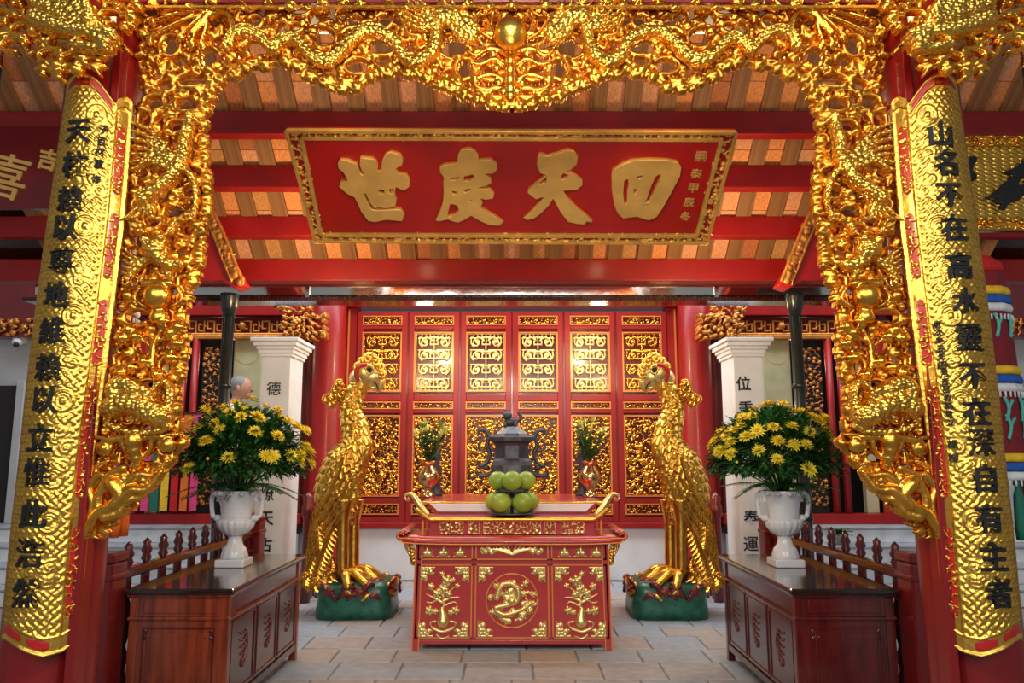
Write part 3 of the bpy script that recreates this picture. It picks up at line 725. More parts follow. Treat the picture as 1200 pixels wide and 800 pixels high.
W = [('o', [(128,524)], (.042, 1.5, -1, .016)), ('o', [(202,520)], (.042, 1.6, 1, .016)), ('s', [(134,516),(160,512),(196,512)], .02, {}), ('s', [(165,512),(166,530),(168,545)], (.05, .022), dict(ridge=.04)), ('s', [(150,514),(152,524),(160,534)], (.018, .012), {}), ('s', [(184,514),(182,526),(174,536)], (.018, .012), {})]
motif('scroll_perch', W, (112, 506, 218, 550), .03)
W = [('s', [(104,636),(110,618),(122,600),(140,592),(148,578),(140,566)], (.014, .034), dict(lift=.02)), ('s', [(112,612),(116,590),(112,570),(124,556),(134,562),(130,574)], (.026, .016), dict(lift=.01)),
     ('s', [(130,604),(146,600),(156,586),(170,582),(178,572)], (.03, .014), dict(lift=.01)), ('s', [(142,590),(160,574),(180,572),(196,552)], (.032, .014), dict(lift=.02)), ('s', [(122,596),(124,578),(136,556),(152,548)], (.026, .02), dict(lift=.01)),
     ('o', [(128,568)], (.04, 0, 1, .014)), ('o', [(150,560)], (.036, 2, -1, .014)), ('s', [(150,570),(166,556),(186,556),(200,540)], (.026, .012), {}), ('o', [(172,562)], (.03, 4, 1, .012)), ('s', [(118,560),(120,546),(132,540)], (.02, .012), {})]
motif('acanthus_bracket', W, (98, 532, 212, 642), .02, label='smooth swelling acanthus leaf bracket')
# ================================================================ CURVED COUPLET BOARDS ON THE COLUMNS
LT = [(95,82),(128,78),(200,67),(270,57),(335,48),(400,40),(470,32),(540,25),(600,18),(670,11),(760,4)]
RT = [(95,157),(128,155),(200,150),(270,144),(335,136),(400,128),(470,119),(540,109),(600,104),(670,98),(760,90)]
lut = lambda T, y: np.interp(y, [a for a, b in T], [b for a, b in T])
TOPP = [(-1,124),(-.9,110),(-.7,101),(-.35,97),(0,99),(.25,108),(.45,120),(.6,129),(.66,122),(.82,117),(.95,119),(1,125)]
BOTP = [(-1,752),(-.75,743),(-.4,746),(0,756),(.35,763),(.7,760),(.9,752),(1,742)]
def surf(u, py, h=0):
    """board surface: u -1..1 across, py the height as seen; vectorised"""
    u = np.asarray(u, float); py = np.asarray(py, float); Ye = 3.60
    v = (400-py)/F; dy = CT-v*ST; k = Ye/dy
    xl = (lut(LT, py)-600)/F*k; xr = (lut(RT, py)-600)/F*k; z = CH+k*(ST+v*CT)
    xc, hw = (xl+xr)/2, (xr-xl)/2
    a = 1.05; nx = np.sin(a*u)/math.sin(a); ny = (np.cos(a*u)-math.cos(a))/(1-math.cos(a))
    return xc+nx*hw+h*np.sin(a*u), Ye-.105*ny-h*np.cos(a*u), z+0*u
def coup(s):
    lab = ('tall curved gilded board with black characters on the left column' if s < 0 else 'tall curved gilded board with black characters on the right column')
    T = thing('couplet_board', (s*2.14, 3.6, .85), lab, 'inscribed board')
    return T
cb = coup(-1)
NU, NV = 84, 560
U = np.linspace(-1, 1, NU); Tt = np.linspace(0, 1, NV); UU, TT = np.meshgrid(U, Tt)
top = np.interp(UU, [a for a, b in TOPP], [b for a, b in TOPP]); bot = np.interp(UU, [a for a, b in BOTP], [b for a, b in BOTP])
PY = bot+(top-bot)*TT
X0, Y0, Z0 = surf(UU, PY)
su = UU*.24; p_ = .040; aa = (su+Z0)/p_; bb = (su-Z0)/p_
# twill basket weave: crossing strips, every one standing proud in turn
par = (np.floor(aa)+np.floor(bb)) % 2
hz = np.where(par > 0, np.abs(np.sin(PI*aa)), np.abs(np.sin(PI*bb)))*.0085
fl_ = UU > .62; edge = np.minimum(np.minimum(UU+1, 1-UU)*.19, np.minimum(PY-top, bot-PY)*.0042)
hz = np.where(fl_, .002, hz); hz = np.where(np.abs(UU-.62) < .025, .010, hz); hz = np.where((UU > .94), .010, hz)
band = ((bot-PY) < 20) | ((PY-top) < 13); hz = np.where(band & ~fl_, .003, hz)
hz = np.where(np.abs((bot-PY)-20) < 1.5, .009, hz); hz = np.where(np.abs((PY-top)-14) < 1.5, .009, hz)
hz = np.where((edge < .012), .012, hz)
# round medallions and cloud scrolls in low relief on the weave
mr = Relief(-.3, .3, .6, 3.6, .004); gg = random.Random(12)
mr2 = []
for k, py in enumerate((135, 265, 370, 470, 560, 612)):
    zc_ = zy(py, 3.5); x_ = .055; mr2.append((x_, zc_))
    mr.stroke([(x_+.045*math.cos(a), zc_+.045*math.sin(a)) for a in np.linspace(0, 2*PI, 17)], .006)
    mr.stroke([(x_+.03*math.cos(a), zc_+.03*math.sin(a)) for a in np.linspace(0, 2*PI, 13)], .004); mr.dot(x_, zc_, .015)
for k, py in enumerate((180, 215, 320, 345, 420, 515, 540, 660, 680)):
    zc_ = zy(py, 3.5)
    for _ in range(4): mr.spiral(gg.uniform(-.02, .11), zc_+gg.uniform(-.04, .04), .03, gg.uniform(0, 6), gg.choice((-1, 1)), .005)
iu = np.clip(((su-mr.x0)/mr.res).astype(int), 0, mr.nx-1); iz = np.clip(((Z0-mr.z0)/mr.res).astype(int), 0, mr.nz-1)
lh = mr.h[iz, iu]; near = np.zeros_like(mr.h, bool); near |= mr.h > 0
for _ in range(3): near[1:] |= near[:-1]; near[:-1] |= near[1:]; near[:, 1:] |= near[:, :-1]; near[:, :-1] |= near[:, 1:]
nz_ = near[iz, iu] & (UU < .58) & ~band
hz = np.where(nz_, .003+np.minimum(lh, .008)*1.1, hz)
X, Y_, Z = surf(UU, PY, hz); V = np.stack([X.ravel(), Y_.ravel(), Z.ravel()], 1)
Xb, Yb, Zb = surf(UU, PY, -.025); V = np.concatenate([V, np.stack([Xb.ravel(), Yb.ravel(), Zb.ravel()], 1)])
ii, jj = np.meshgrid(np.arange(NU-1), np.arange(NV-1)); a0 = (jj*NU+ii).ravel(); nV = NU*NV
Q = [np.stack([a0, a0+1, a0+NU+1, a0+NU], 1)]
Q.append(Q[0][::16, ::-1]*0+nV) if False else None
Q = [q for q in Q if q is not None]
r0 = np.arange(NU-1); Q.append(np.stack([r0+nV, r0+1+nV, r0+1, r0], 1)); r1 = r0+(NV-1)*NU; Q.append(np.stack([r1, r1+1, r1+1+nV, r1+nV], 1))
c0 = np.arange(NV-1)*NU; Q.append(np.stack([c0, c0+NU, c0+NU+nV, c0+nV], 1)); c1 = c0+NU-1; Q.append(np.stack([c1+nV, c1+NU+nV, c1+NU, c1], 1))
npmesh('woven_board', V, np.concatenate(Q), GOLDB, cb)
def patch(name, m, u0, u1, p0, p1, h, nu=5, nv=16, parent=None, rnd=True, fade=1.0):
    us = np.linspace(-1, 1, nu*2+1); vs_ = np.linspace(-1, 1, nv*2+1); A_, B_ = np.meshgrid(us, vs_)
    w_ = np.sqrt(np.clip(1-np.abs(B_)**(14 if rnd else 60), .0, 1))
    uu = (u0+u1)/2+(u1-u0)/2*A_*w_
    if callable(p0): pp = np.where(B_ > 0, 0, 0)+p0(uu)+(p1(uu)-p0(uu))*(B_+1)/2
    else: pp = (p0+p1)/2+(p1-p0)/2*B_
    x, y, z = surf(uu, pp, h); Vv = np.stack([x.ravel(), y.ravel(), z.ravel()], 1); n_ = nu*2+1
    i_, j_ = np.meshgrid(np.arange(nu*2), np.arange(nv*2)); q0 = (j_*n_+i_).ravel()
    return npmesh(name, Vv, np.stack([q0, q0+n_, q0+n_+1, q0+1], 1), m, parent)
def flor(name, u0, u1, p0, p1, h, seed, d=.022, r_=.0048, cut=None):
    """little gilded tendrils lying on a red inset"""
    za, zb_ = zy(p1, 3.55), zy(p0, 3.55); r = Relief(0, (u1-u0)*.2, za, zb_, .0035)
    r.fill(lambda x, z: .006 < x < (u1-u0)*.2-.006 and za+.01 < z < zb_-.01, d, r_, random.Random(seed), (0, 1, 3))
    def fn(x, z, hh):
        u = u0+x/.2; py = np.interp(z, [zy(p, 3.55) for p in range(800, 80, -5)], list(range(800, 80, -5)))
        return surf(u, py, h+hh)
    o = r.mesh(name, GOLDB, cb, fn, .002); o['kind'] = 'stuff'; return o
for k, (p0, p1) in enumerate(((152,232),(252,330),(352,430),(452,585),(615,722))):
    patch('red_inset', REDB, .69, .88, p0, p1, .0035, parent=cb); flor('inset_tendrils', .68, .89, p0, p1, .004, 60+k)
fb = lambda d: (lambda u: np.interp(u, [a for a, b in BOTP], [b for a, b in BOTP])-d)
ft = lambda d: (lambda u: np.interp(u, [a for a, b in TOPP], [b for a, b in TOPP])+d)
patch('red_inset', REDB, .0, .45, fb(17), fb(5), .0045, 8, 3, cb); patch('red_inset', REDB, -.85, -.15, fb(17), fb(5), .0045, 8, 3, cb)
patch('red_inset', REDB, -.8, .0, ft(3), ft(11), .0045, 8, 3, cb); patch('red_inset', REDB, .05, .55, ft(3), ft(11), .0045, 8, 3, cb)
cbr = thing('couplet_board', (2.14, 3.6, .85), 'tall curved gilded board with black characters on the right column', 'inscribed board')
for o in list(kids(cb)):
    me = o.data.copy(); co = np.empty(len(me.vertices)*3, np.float32); me.vertices.foreach_get('co', co); co[0::3] *= -1; me.vertices.foreach_set('co', co); me.flip_normals(); me.update()
    link(o.name.split('.')[0], me, None, cbr)
def board_char(T, s, ch, px, py, size, off=.012):
    pl = px if s < 0 else 1200-px
    x_, y_ = pl, py; tgt = (pl, py)
    for _ in range(8):
        l, r_ = float(lut(LT, y_)), float(lut(RT, y_)); t = (x_-(l+r_)/2)/((r_-l)/2); u = math.asin(max(-1, min(1, t*math.sin(1.05))))/1.05
        w3 = [float(a) for a in surf(u, y_, .009)]; dd = w3[1]*CT+(w3[2]-CH)*ST; sx_, sy_ = 600+F*w3[0]/dd, 400-F*(-w3[1]*ST+(w3[2]-CH)*CT)/dd
        x_ += tgt[0]-sx_; y_ += tgt[1]-sy_
    py = y_
    p = Vector([float(a) for a in surf(u, py, .009)]); e = Vector([float(a) for a in surf(u+.05, py, .009)])-p; up = Vector([float(a) for a in surf(u, py-5, .009)])-p
    if s > 0: p.x *= -1; e.x *= -1; up.x *= -1; e = -e
    o = put_glyph('character', ch, size, INK, T, p, e, up, .005, off)
    # wrap the lettering round the board
    me = o.data; co = np.empty(len(me.vertices)*3, np.float32); me.vertices.foreach_get('co', co); co = co.reshape(-1, 3)
    sx = -1 if s > 0 else 1; zz_ = co[:, 2]
    ks = np.linspace(90, 770, 137); zt_ = np.array([zy(k, 3.60) for k in ks])
    pyy = np.interp(zz_, zt_[::-1], ks[::-1])
    k_ = 3.60/(CT-(400-pyy)/F*ST); xl = (lut(LT, pyy)-600)/F*k_; xr = (lut(RT, pyy)-600)/F*k_
    tt = np.clip((co[:, 0]*sx-(xl+xr)/2)/((xr-xl)/2), -.99, .99); uu = np.arcsin(tt*math.sin(1.05))/1.05
    dep = ((co-np.array(p)) @ np.array(e.cross(up).normalized()))
    x, y, z = surf(uu, pyy, 0); co[:, 1] = y-(.012+dep)/np.cos(1.05*uu)
    me.vertices.foreach_set('co', co.ravel()); me.update(); return o
LC = '天柱賴以尊地維賴以立惟此浩然'; LP = [(91,153),(87,192),(81,233),(76,266),(71,305),(65,345),(60,387),(55,430),(52,468),(46,512),(42,553),(38,602),(33,648),(29,695)]
RC = '山名不在高水靈不在深自有主者'; RP = [(1103,157),(1109,190),(1113,228),(1119,266),(1125,311),(1132,352),(1137,395),(1141,440),(1146,482),(1151,518),(1156,560),(1160,607),(1166,652),(1172,695)]
for ch, (x, y) in zip(LC, LP): board_char(cb, -1, ch, x, y, .128, .022)
for ch, (x, y) in zip(RC, RP): board_char(cbr, 1, ch, x, y, .128, .022)
for ch, (x, y) in zip('子百材重修', [(122,152),(119,166),(117,178),(116,192),(113,210)]): board_char(cb, -1, ch, x, y, .042, .01)
for i, ch in enumerate('歲次辛丑年四月吉日恭製敬立'): board_char(cbr, 1, ch, 1098+i*1.3, 380+i*9.5, .034, .01)
for ch, (x, y) in zip('楊柳', [(1116,520),(1117,536)]): board_char(cbr, 1, ch, x, y, .042, .01)
# ================================================================ THE GREAT PLAQUE
def onplane(A0, B0, C0):
    """a board plane: A0 top-left, B0 top-right, C0 bottom-left"""
    X = (B0-A0).normalized(); Up = A0-C0; Up = (Up-X*Up.dot(X)); Hh = Up.length; Up.normalize(); N = X.cross(Up)
    return X, Up, N, Hh
Yt, Yb_ = 4.75, 5.50
TL, TR, BL, BR = atY(336, 152, Yt), atY(862, 154, Yt), atY(370, 281, Yb_), atY(828, 283, Yb_)
X_, U_, N_, Hh = onplane(TL, TR, BL)
if N_.y > 0: N_ = -N_
pc = (TL+TR)/2
plq = thing('name_plaque', (0, Yt, pc.z), 'large red plaque with four golden characters hung under the roof', 'plaque')
def pix2p(px, py, h=0):
    u, dy, dz = _ray(px, py); d = Vector((u, dy, dz)); o = Vector((0, 0, CH)); n = X_.cross(U_)
    t = (TL-o).dot(n)/d.dot(n); return o+d*t+N_*h
def pquad(name, corners, m, h0, h1, bev=.004):
    vs = [pix2p(*c, h0) for c in corners]+[pix2p(*c, h1) for c in corners]
    q = MB(); q.add(vs, [(0,1,2,3),(7,6,5,4),(0,4,5,1),(1,5,6,2),(2,6,7,3),(3,7,4,0)]); return q.build(name, m, plq, bev)
OC = [(336,152),(862,154),(828,283),(370,281)]; IC = [(357,163),(842,165),(813,272),(380,271)]; JC = [(354,160),(845,162),(816,275),(377,274)]
pquad('panel', OC, RED, -.04, 0)
pquad('field', IC, REDB, 0, .008)
def lerp2(a, b, t): return (a[0]+(b[0]-a[0])*t, a[1]+(b[1]-a[1])*t)
for nm, CC, wd, hh in (('outer_moulding', OC, .022, .035), ('inner_moulding', JC, .026, .03)):
    q = MB()
    for i in range(4): q.bar(pix2p(*CC[i], .012), pix2p(*CC[(i+1) % 4], .012), wd, hh, N_)
    q.build(nm, GLEAF, plq, .003)
# carved border between the mouldings
cr_ = Relief(0, (TR-TL).length, 0, Hh, .0045); g = random.Random(31)
def loc2(px, py): p = pix2p(px, py)-BL; o = TL-U_*Hh; d = pix2p(px, py)-o; return (d.dot(X_), d.dot(U_))
po, pi_ = inpoly([loc2(*c) for c in OC]), inpoly([loc2(*c) for c in JC])
cr_.fill(lambda x, z: po(x, z) and not pi_(x, z), .035, .008, g, (0, 1, 3))
def pf(x, z, h):
    o = TL-U_*Hh; return (o.x+x*X_.x+z*U_.x+h*N_.x, o.y+x*X_.y+z*U_.y+h*N_.y, o.z+x*X_.z+z*U_.z+h*N_.z)
cr_.mesh('carved_border', GLEAF, plq, pf, .004)
def brush(name, polys, ox, oy, sc, label=None, parent=None, m=None, P=None, ext=.014):
    cu = bpy.data.curves.new(name, 'CURVE'); cu.dimensions = '2D'; cu.fill_mode = 'BOTH'; cu.extrude = ext; cu.bevel_depth = .004; cu.offset = -.0045; cu.bevel_resolution = 1
    for poly in polys:
        pts = [loc2(ox+x/sc, oy+y/sc) if P is None else P(ox+x/sc, oy+y/sc) for x, y in poly]
        sp = cu.splines.new('POLY'); sp.points.add(len(pts)-1); sp.use_cyclic_u = True
        for k, p in enumerate(pts): sp.points[k].co = (p[0], p[1], 0, 1)
    o = bpy.data.objects.new('tmp', cu); C.objects.link(o)
    me = bpy.data.meshes.new_from_object(o.evaluated_get(bpy.context.evaluated_depsgraph_get())); bpy.data.objects.remove(o)
    return me
BR4 = [
 (380, 160, 5.4545, [[(92,150),(110,125),(150,130),(215,155),(222,190),(245,225),(262,225),(240,190),(232,165),(235,112),(262,116),(310,120),(335,135),(347,160),(343,200),(370,205),(372,140),(395,90),(430,78),(490,95),(508,130),(500,165),(462,182),(472,212),(530,225),(553,260),(548,300),(515,325),(462,302),(455,345),(468,385),(455,430),(400,437),(345,432),(325,440),(295,400),(270,345),(258,338),(275,385),(305,442),(345,450),(430,445),(490,445),(518,480),(500,520),(450,515),(400,510),(330,525),(285,518),(240,460),(215,400),(195,365),(150,345),(100,300),(110,265),(155,262),(140,230),(125,205),(95,185)],
   [(348,322),(362,316),(386,322),(388,344),(362,345)], [(420,315),(430,312),(428,345),(420,342)], [(438,312),(446,310),(444,345),(438,345)]]),
 (380, 160, 5.4545, [[(740,175),(770,160),(850,152),(858,95),(880,62),(930,55),(970,75),(988,105),(985,130),(1060,125),(1105,150),(1108,190),(1080,215),(1030,218),(1065,245),(1070,275),(1040,295),(985,305),(1000,315),(1060,312),(1088,340),(1080,375),(1040,383),(1000,375),(1015,400),(1000,430),(1060,470),(1110,500),(1150,520),(1120,548),(1060,545),(1000,520),(940,485),(900,510),(860,528),(820,520),(790,508),(740,520),(712,515),(740,460),(760,400),(765,330),(762,270),(765,235),(742,210)],
   [(895,235),(950,222),(960,240),(930,262),(895,262)], [(808,242),(868,238),(850,254),(815,258)], [(818,325),(850,332),(842,348),(822,345)], [(890,328),(920,312),(940,316),(905,336)], [(808,408),(850,418),(862,450),(830,482),(786,494)], [(915,392),(945,385),(935,398)]]),
 (600, 160, 5.0, [[(150,95),(165,82),(205,95),(260,80),(320,58),(360,65),(385,100),(378,145),(345,175),(322,182),(350,195),(410,235),(412,265),(380,292),(300,298),(330,345),(380,400),(430,440),(470,470),(465,485),(435,478),(425,495),(380,492),(325,480),(280,420),(240,345),(215,385),(170,430),(130,460),(90,470),(65,455),(105,430),(150,380),(185,335),(140,348),(90,310),(95,290),(140,255),(195,205),(165,195),(145,150)],
   [(160,250),(205,215),(200,245),(165,260)], [(285,215),(300,195),(330,208),(310,228),(285,235)]]),
 (600, 160, 5.0, [[(585,180),(640,145),(700,122),(800,115),(900,118),(965,130),(988,165),(980,215),(930,310),(880,400),(845,450),(800,472),(765,462),(730,450),(680,455),(650,462),(615,430),(595,380),(582,300),(580,220)],
   [(655,240),(675,230),(680,260),(672,300),(672,375),(655,378),(650,320)], [(840,215),(865,200),(865,225),(830,300),(800,365),(775,368),(790,340),(812,270)], [(730,215),(760,208),(755,225),(730,230)], [(712,285),(725,290),(720,315),(710,312)], [(765,385),(790,378),(782,392)]])]
for ox, oy, sc, polys in BR4:
    me = brush('golden_character', polys, ox, oy, sc); co = np.empty(len(me.vertices)*3, np.float32); me.vertices.foreach_get('co', co); co = co.reshape(-1, 3)
    x, y, z = pf(co[:, 0], co[:, 1], co[:, 2]+.024); me.vertices.foreach_set('co', np.stack([x, y, z], 1).ravel()); me.update(); me.materials.clear(); link('golden_character', me, GPAINT, plq)
for ch, (x, y) in zip('嗣泰甲辰冬', [(821,182),(816,202),(812,219),(807,236),(803,252)]):
    put_glyph('signature_character', ch, .075, GPAINT, plq, pix2p(x, y, .012), X_, U_, .004, .012)
for px in (478, 747):   # iron hangers
    a = pix2p(px, 154, 0); q = MB(); Yq_ = hit(131)+.06; q.tube([a, Vector((a.x, Yq_, zy(157, hit(131))+.03))], .010); q.build('hanger', IRON, plq)
# outer plaques of the side bays
T = thing('name_plaque', (-3.3, 5.0, 3.4), 'dark red plaque with golden brush characters at the left edge', 'plaque')
Ys = 5.0; a, b = atY(-60, 147, Ys), atY(112, 147, Ys); zb_ = zy(244, Ys)
q = MB(); q.box(a.x, b.x, Ys, Ys+.05, zb_, a.z); q.build('panel', REDD, T, .006)
for x in (a.x+.3, b.x-.1): q = MB(); q.tube([(x, Ys+.025, a.z-.01), (x, Ys+.025, zr(Ys)-.01)], .008); q.build('hanger', IRON, T)
for ch, x, y, sz in (('喜', 7, 206, .31), ('吉', 57, 187, .15)):
    put_glyph('golden_character', ch, sz, GPAINT, T, atY(x, y, Ys-.006), (1, 0, -.25), (.25, 0, 1), .006, .03)
T = thing('name_plaque', (3.3, 5.0, 3.4), 'gilded woven plaque with black brush characters at the right edge', 'plaque')
a, b = atY(1090, 160, Ys), atY(1262, 160, Ys); zb_ = zy(270, Ys); zt_ = a.z
nu, nv = 200, 130; xs_ = np.linspace(a.x, b.x, nu); zs_ = np.linspace(zb_, zt_, nv); XX, ZZ = np.meshgrid(xs_, zs_); p_ = .03
aa = (XX*.5+ZZ)/p_; bb = (XX*.5-ZZ)/p_; h_ = np.abs(np.sin(PI*aa))*(.4+.6*((np.floor(aa)+np.floor(bb)) % 2))*.007
V = np.stack([XX.ravel(), (Ys-h_).ravel(), ZZ.ravel()], 1); i_, j_ = np.meshgrid(np.arange(nu-1), np.arange(nv-1)); q0 = (j_*nu+i_).ravel()
npmesh('woven_panel', V, np.stack([q0, q0+1, q0+nu+1, q0+nu], 1), GOLDB, T); box('backing', BROWN, (a.x, b.x, Ys+.004, Ys+.05, zb_, zt_), T, 0)
for x in (a.x+.1, b.x-.3): q = MB(); q.tube([(x, Ys+.03, zt_-.01), (x, Ys+.03, zr(Ys)-.01)], .008); q.build('hanger', IRON, T)
r = Relief(a.x, b.x, zb_, zt_, .006); hB = zt_-zb_
r.fill(lambda x, z: not (zb_+.07 < z < zt_-.07), .04, .010, random.Random(9), (0, 1)); 
for z in (zb_+.006, zb_+.07, zt_-.07, zt_-.006): r.stroke([(a.x, z), (b.x, z)], .010, sp=False)
r.mesh('carved_border', GOLD, T, plane(Ys-.004), .004)
def onb(polys, ox, oy, sc, name):
    me = brush(name, polys, ox, oy, sc, P=lambda x, y: (atY(x, y, Ys-.02).x, atY(x, y, Ys-.02).z), ext=.006); co = np.empty(len(me.vertices)*3, np.float32); me.vertices.foreach_get('co', co); co = co.reshape(-1, 3)
    me.vertices.foreach_set('co', np.stack([co[:, 0], Ys-.018-co[:, 2], co[:, 1]], 1).ravel()); me.flip_normals(); me.update(); me.materials.clear(); link(name, me, INK, T)
onb([[(75,270),(95,248),(125,245),(145,262),(135,290),(118,310),(112,340),(140,368),(140,400),(115,415),(70,418),(62,400),(62,330)]], 1120, 140, 5.714, 'black_character')
onb([[(330,345),(380,330),(430,300),(470,250),(560,240),(640,262),(600,300),(520,310),(470,340),(560,350),(640,370),(620,410),(540,420),(600,470),(640,540),(560,530),(480,480),(420,545),(360,560),(330,605),(290,600),(310,560),(245,555),(250,535),(300,520),(195,530),(260,480),(330,420),(390,365),(340,362)], [(430,400),(470,390),(460,430),(420,440)]], 1120, 140, 5.714, 'black_character')
# carved beam-end dragons in the top corners
def corner(s):
    T = thing('dragon_carving', (s*2.75, 3.5, 3.75), 'openwork gilded dragon carving at the top %s corner, outside the column' % ('left' if s < 0 else 'right'), 'carving')
    poly = [(-60,-30),(150,-30),(165,20),(141,52),(138,72),(120,76),(96,84),(70,94),(56,84),(40,70),(28,60),(10,62),(-20,70),(-60,60)]
    Yq = 3.42; PP = [(atY(x, y, Yq).x, atY(x, y, Yq).z) for x, y in poly]; r = Relief(-3.1, -1.6, 3.2, 4.4, .006); g = random.Random(50)
    P0 = inpoly(PP); cc = [(atY(x, y, Yq).x, atY(x, y, Yq).z, .055) for x, y in ((28,36),(16,54),(70,50),(85,70),(50,20),(110,60),(5,20),(60,66),(130,20))]
    r.fill(lambda x, z: P0(x, z) and not any((x-a)**2+(z-b)**2 < c*c*.6 for a, b, c in cc), .06, .014, g)
    for a, b, c in cc: r.stroke([(a+c*math.cos(k), b+c*.6*math.sin(k)) for k in np.linspace(0, 5, 12)], .013, .013, .01)
    f = lambda L: [(atY(x, y, Yq).x, atY(x, y, Yq).z) for x, y in L]
    o = r.mesh('scrollwork', GOLD, T, (lambda x, z, h: (s*-x if s > 0 else x, Yq+.03-h, z)), .03); o['kind'] = 'stuff'
    r = Relief(-3.1, -1.6, 3.2, 4.4, .006)
    for k in range(6): r.stroke(f([(20+k*13, -20), (46+k*13, 8+k*2), (80+k*10, 30+k*4), (112+k*5, 46+k*4)]), .022, .028, .01+.004*k)
    r.stroke(f([(60,34),(96,46),(128,50),(143,54)]), .05, .03, .03); r.dot(*f([(120,40)])[0], .028, .06); r.stroke(f([(100,62),(120,66),(140,66)]), .026, .016, .02)
    r.mesh('dragon', GOLDS, T, (lambda x, z, h: (-x if s > 0 else x, Yq-.04-h, z)), .03)
corner(-1); corner(1)
# ================================================================ ALTAR TABLES
YT = 6.608
tbl = thing('altar_table', (0, YT+.35, 0), 'low red lacquered offering table with gilded flower carvings and scrolled top ends', 'table')
zf = lambda py: zy(py, YT)
ztop = zf(634)+.02
D = .60
def trap(x, z):   # slight spread toward the floor
    return x*(1+(ztop-z)*.028)
q = MB()
def tbox(q, x0, x1, z0, z1, y0, y1):
    vs = [(trap(x, z), y, z) for z in (z0, z1) for y in (y0, y1) for x in (x0, x1)]
    q.add(vs, [(0,2,3,1),(4,5,7,6),(0,1,5,4),(2,6,7,3),(0,4,6,2),(1,3,7,5)])
HX = abs(atY(487, 640, YT).x)
for sx in (-1, 1):
    for y in (YT, YT+D-.06):
        q = MB(); tbox(q, *sorted((sx*HX, sx*(HX-.06))), 0, ztop-.03, y, y+.06); q.build('leg', REDT, tbl, .004)
        q = MB(); 
        for e in (HX-.004, HX-.056): tbox(q, *sorted((sx*(e+.005), sx*(e-.005))), 0, ztop-.03, y-.004 if y == YT else y+.06, (y+.002) if y == YT else y+.064)
        q.build('leg_edging', ORG, tbl)
zl, zr1 = zf(751), zf(659)   # body bottom, drawer line
q = MB(); tbox(q, -HX+.05, HX-.05, zf(754), ztop-.03, YT+.018, YT+D-.02); q.build('body', REDT, tbl)
q = MB(); tbox(q, -HX+.06, HX-.06, zf(755), zf(750), YT+.004, YT+.03); q.build('lower_rail', REDT, tbl, .003)
PX = [490, 555, 644, 712]; xx = [atY(p, 690, YT).x for p in (489, 554, 557, 643, 646, 711)]
def rect(q, x0, x1, z0, z1, w_=.012, y=YT+.008, d=.014):
    for b in ((x0, x1, z1-w_, z1), (x0, x1, z0, z0+w_), (x0, x0+w_, z0, z1), (x1-w_, x1, z0, z1)): tbox(q, b[0], b[1], b[2], b[3], y, y+d)
for nm, za, zb2 in (('drawer', zf(656), zf(636)), ('door', zf(748), zf(661))):
    for k in range(3):
        x0, x1 = xx[2*k], xx[2*k+1]; q = MB(); tbox(q, x0, x1, za, zb2, YT+.006, YT+.02); d = q.build(nm, REDT, tbl, .002)
        q = MB(); rect(q, x0, x1, za, zb2, .011, YT, .012); q.build('edging', ORG, d)
# gilded applied carving, cut once and shared
def tr(strokes, x0, x1, z0, z1, name, parent, y=YT+.006, m=GOLDP, res=.004, sh=None):
    r = Relief(x0, x1, z0, z1, res)
    for st in strokes:
        if st[0] == 's': r.stroke(st[1], *(st[2] if isinstance(st[2], tuple) else (st[2],)), **(st[3] if len(st) > 3 else {}))
        elif st[0] == 'd':
            for p in st[1]: r.dot(p[0], p[1], st[2], .004)
        elif st[0] == 'o': r.spiral(*st[1], *st[2])
    return r.mesh(name, m, parent, plane(y), .003)
TP = lambda L: [(atY(x, y, YT).x, atY(x, y, YT).z) for x, y in L]
V1 = [(519,743),(518,730),(520,715),(521,705),(516,690),(524,680),(522,672)]
S = [('s', TP([(519,728),(519,722),(518,714)]), (.05, .022)), ('s', TP([(508,736),(518,740),(530,736)]), .016), ('s', TP([(519,714),(520,700),(514,690),(524,678)]), (.014, .009)),
     ('s', TP([(519,706),(508,700),(500,696)]), (.014, .006)), ('s', TP([(519,704),(530,700),(538,700)]), (.014, .006)), ('s', TP([(520,710),(532,705),(536,710)]), (.012, .006)), ('s', TP([(516,700),(506,706),(500,705)]), (.012, .006)),
     ('s', TP([(521,696),(530,690),(536,684)]), (.010, .007)), ('s', TP([(512,744),(518,748),(526,745)]), (.010, .006)), ('s', TP([(528,728),(534,730),(530,738)]), (.012, .007)), ('s', TP([(510,728),(504,730),(508,738)]), (.012, .007))]
for x, y, r_ in ((524,680,.032),(520,690,.026),(512,695,.024),(505,687,.022),(518,672,.016),(536,686,.016),(503,715,.026),(510,716,.018),(534,715,.024),(528,717,.018),(526,696,.02),(531,679,.014)):
    c = TP([(x, y)])[0]; r_ *= 1.3; S.append(('d', [c], r_*.7)); S.append(('d', [(c[0]+r_*.75*math.cos(a), c[1]+r_*.75*math.sin(a)) for a in (0, 1.26, 2.5, 3.8, 5.0)], r_*.5))
o = tr(S, xx[0], xx[1], zl, zr1, 'flower_vase_carving', tbl)
me = o.data.copy(); co = np.empty(len(me.vertices)*3, np.float32); me.vertices.foreach_get('co', co); co[0::3] *= -1; me.vertices.foreach_set('co', co); me.flip_normals(); link('flower_vase_carving', me, None, tbl)
r = Relief(-.34, .34, zl, zr1, .004); cz = TP([(600, 703.5)])[0][1]; RR = TP([(630.5, 703)])[0][0]; g = random.Random(3)
r.stroke([(RR*math.cos(a), cz+RR*math.sin(a)) for a in np.linspace(0, 2*PI, 33)], .009, n=3); r.mesh('medallion_ring', ORG, tbl, plane(YT+.004), .003)
r = Relief(-.34, .34, zl, zr1, .004)
r.fill(lambda x, z: .0 < math.hypot(x, z-cz) < RR*.86, .062, .009, g, (0, 2))
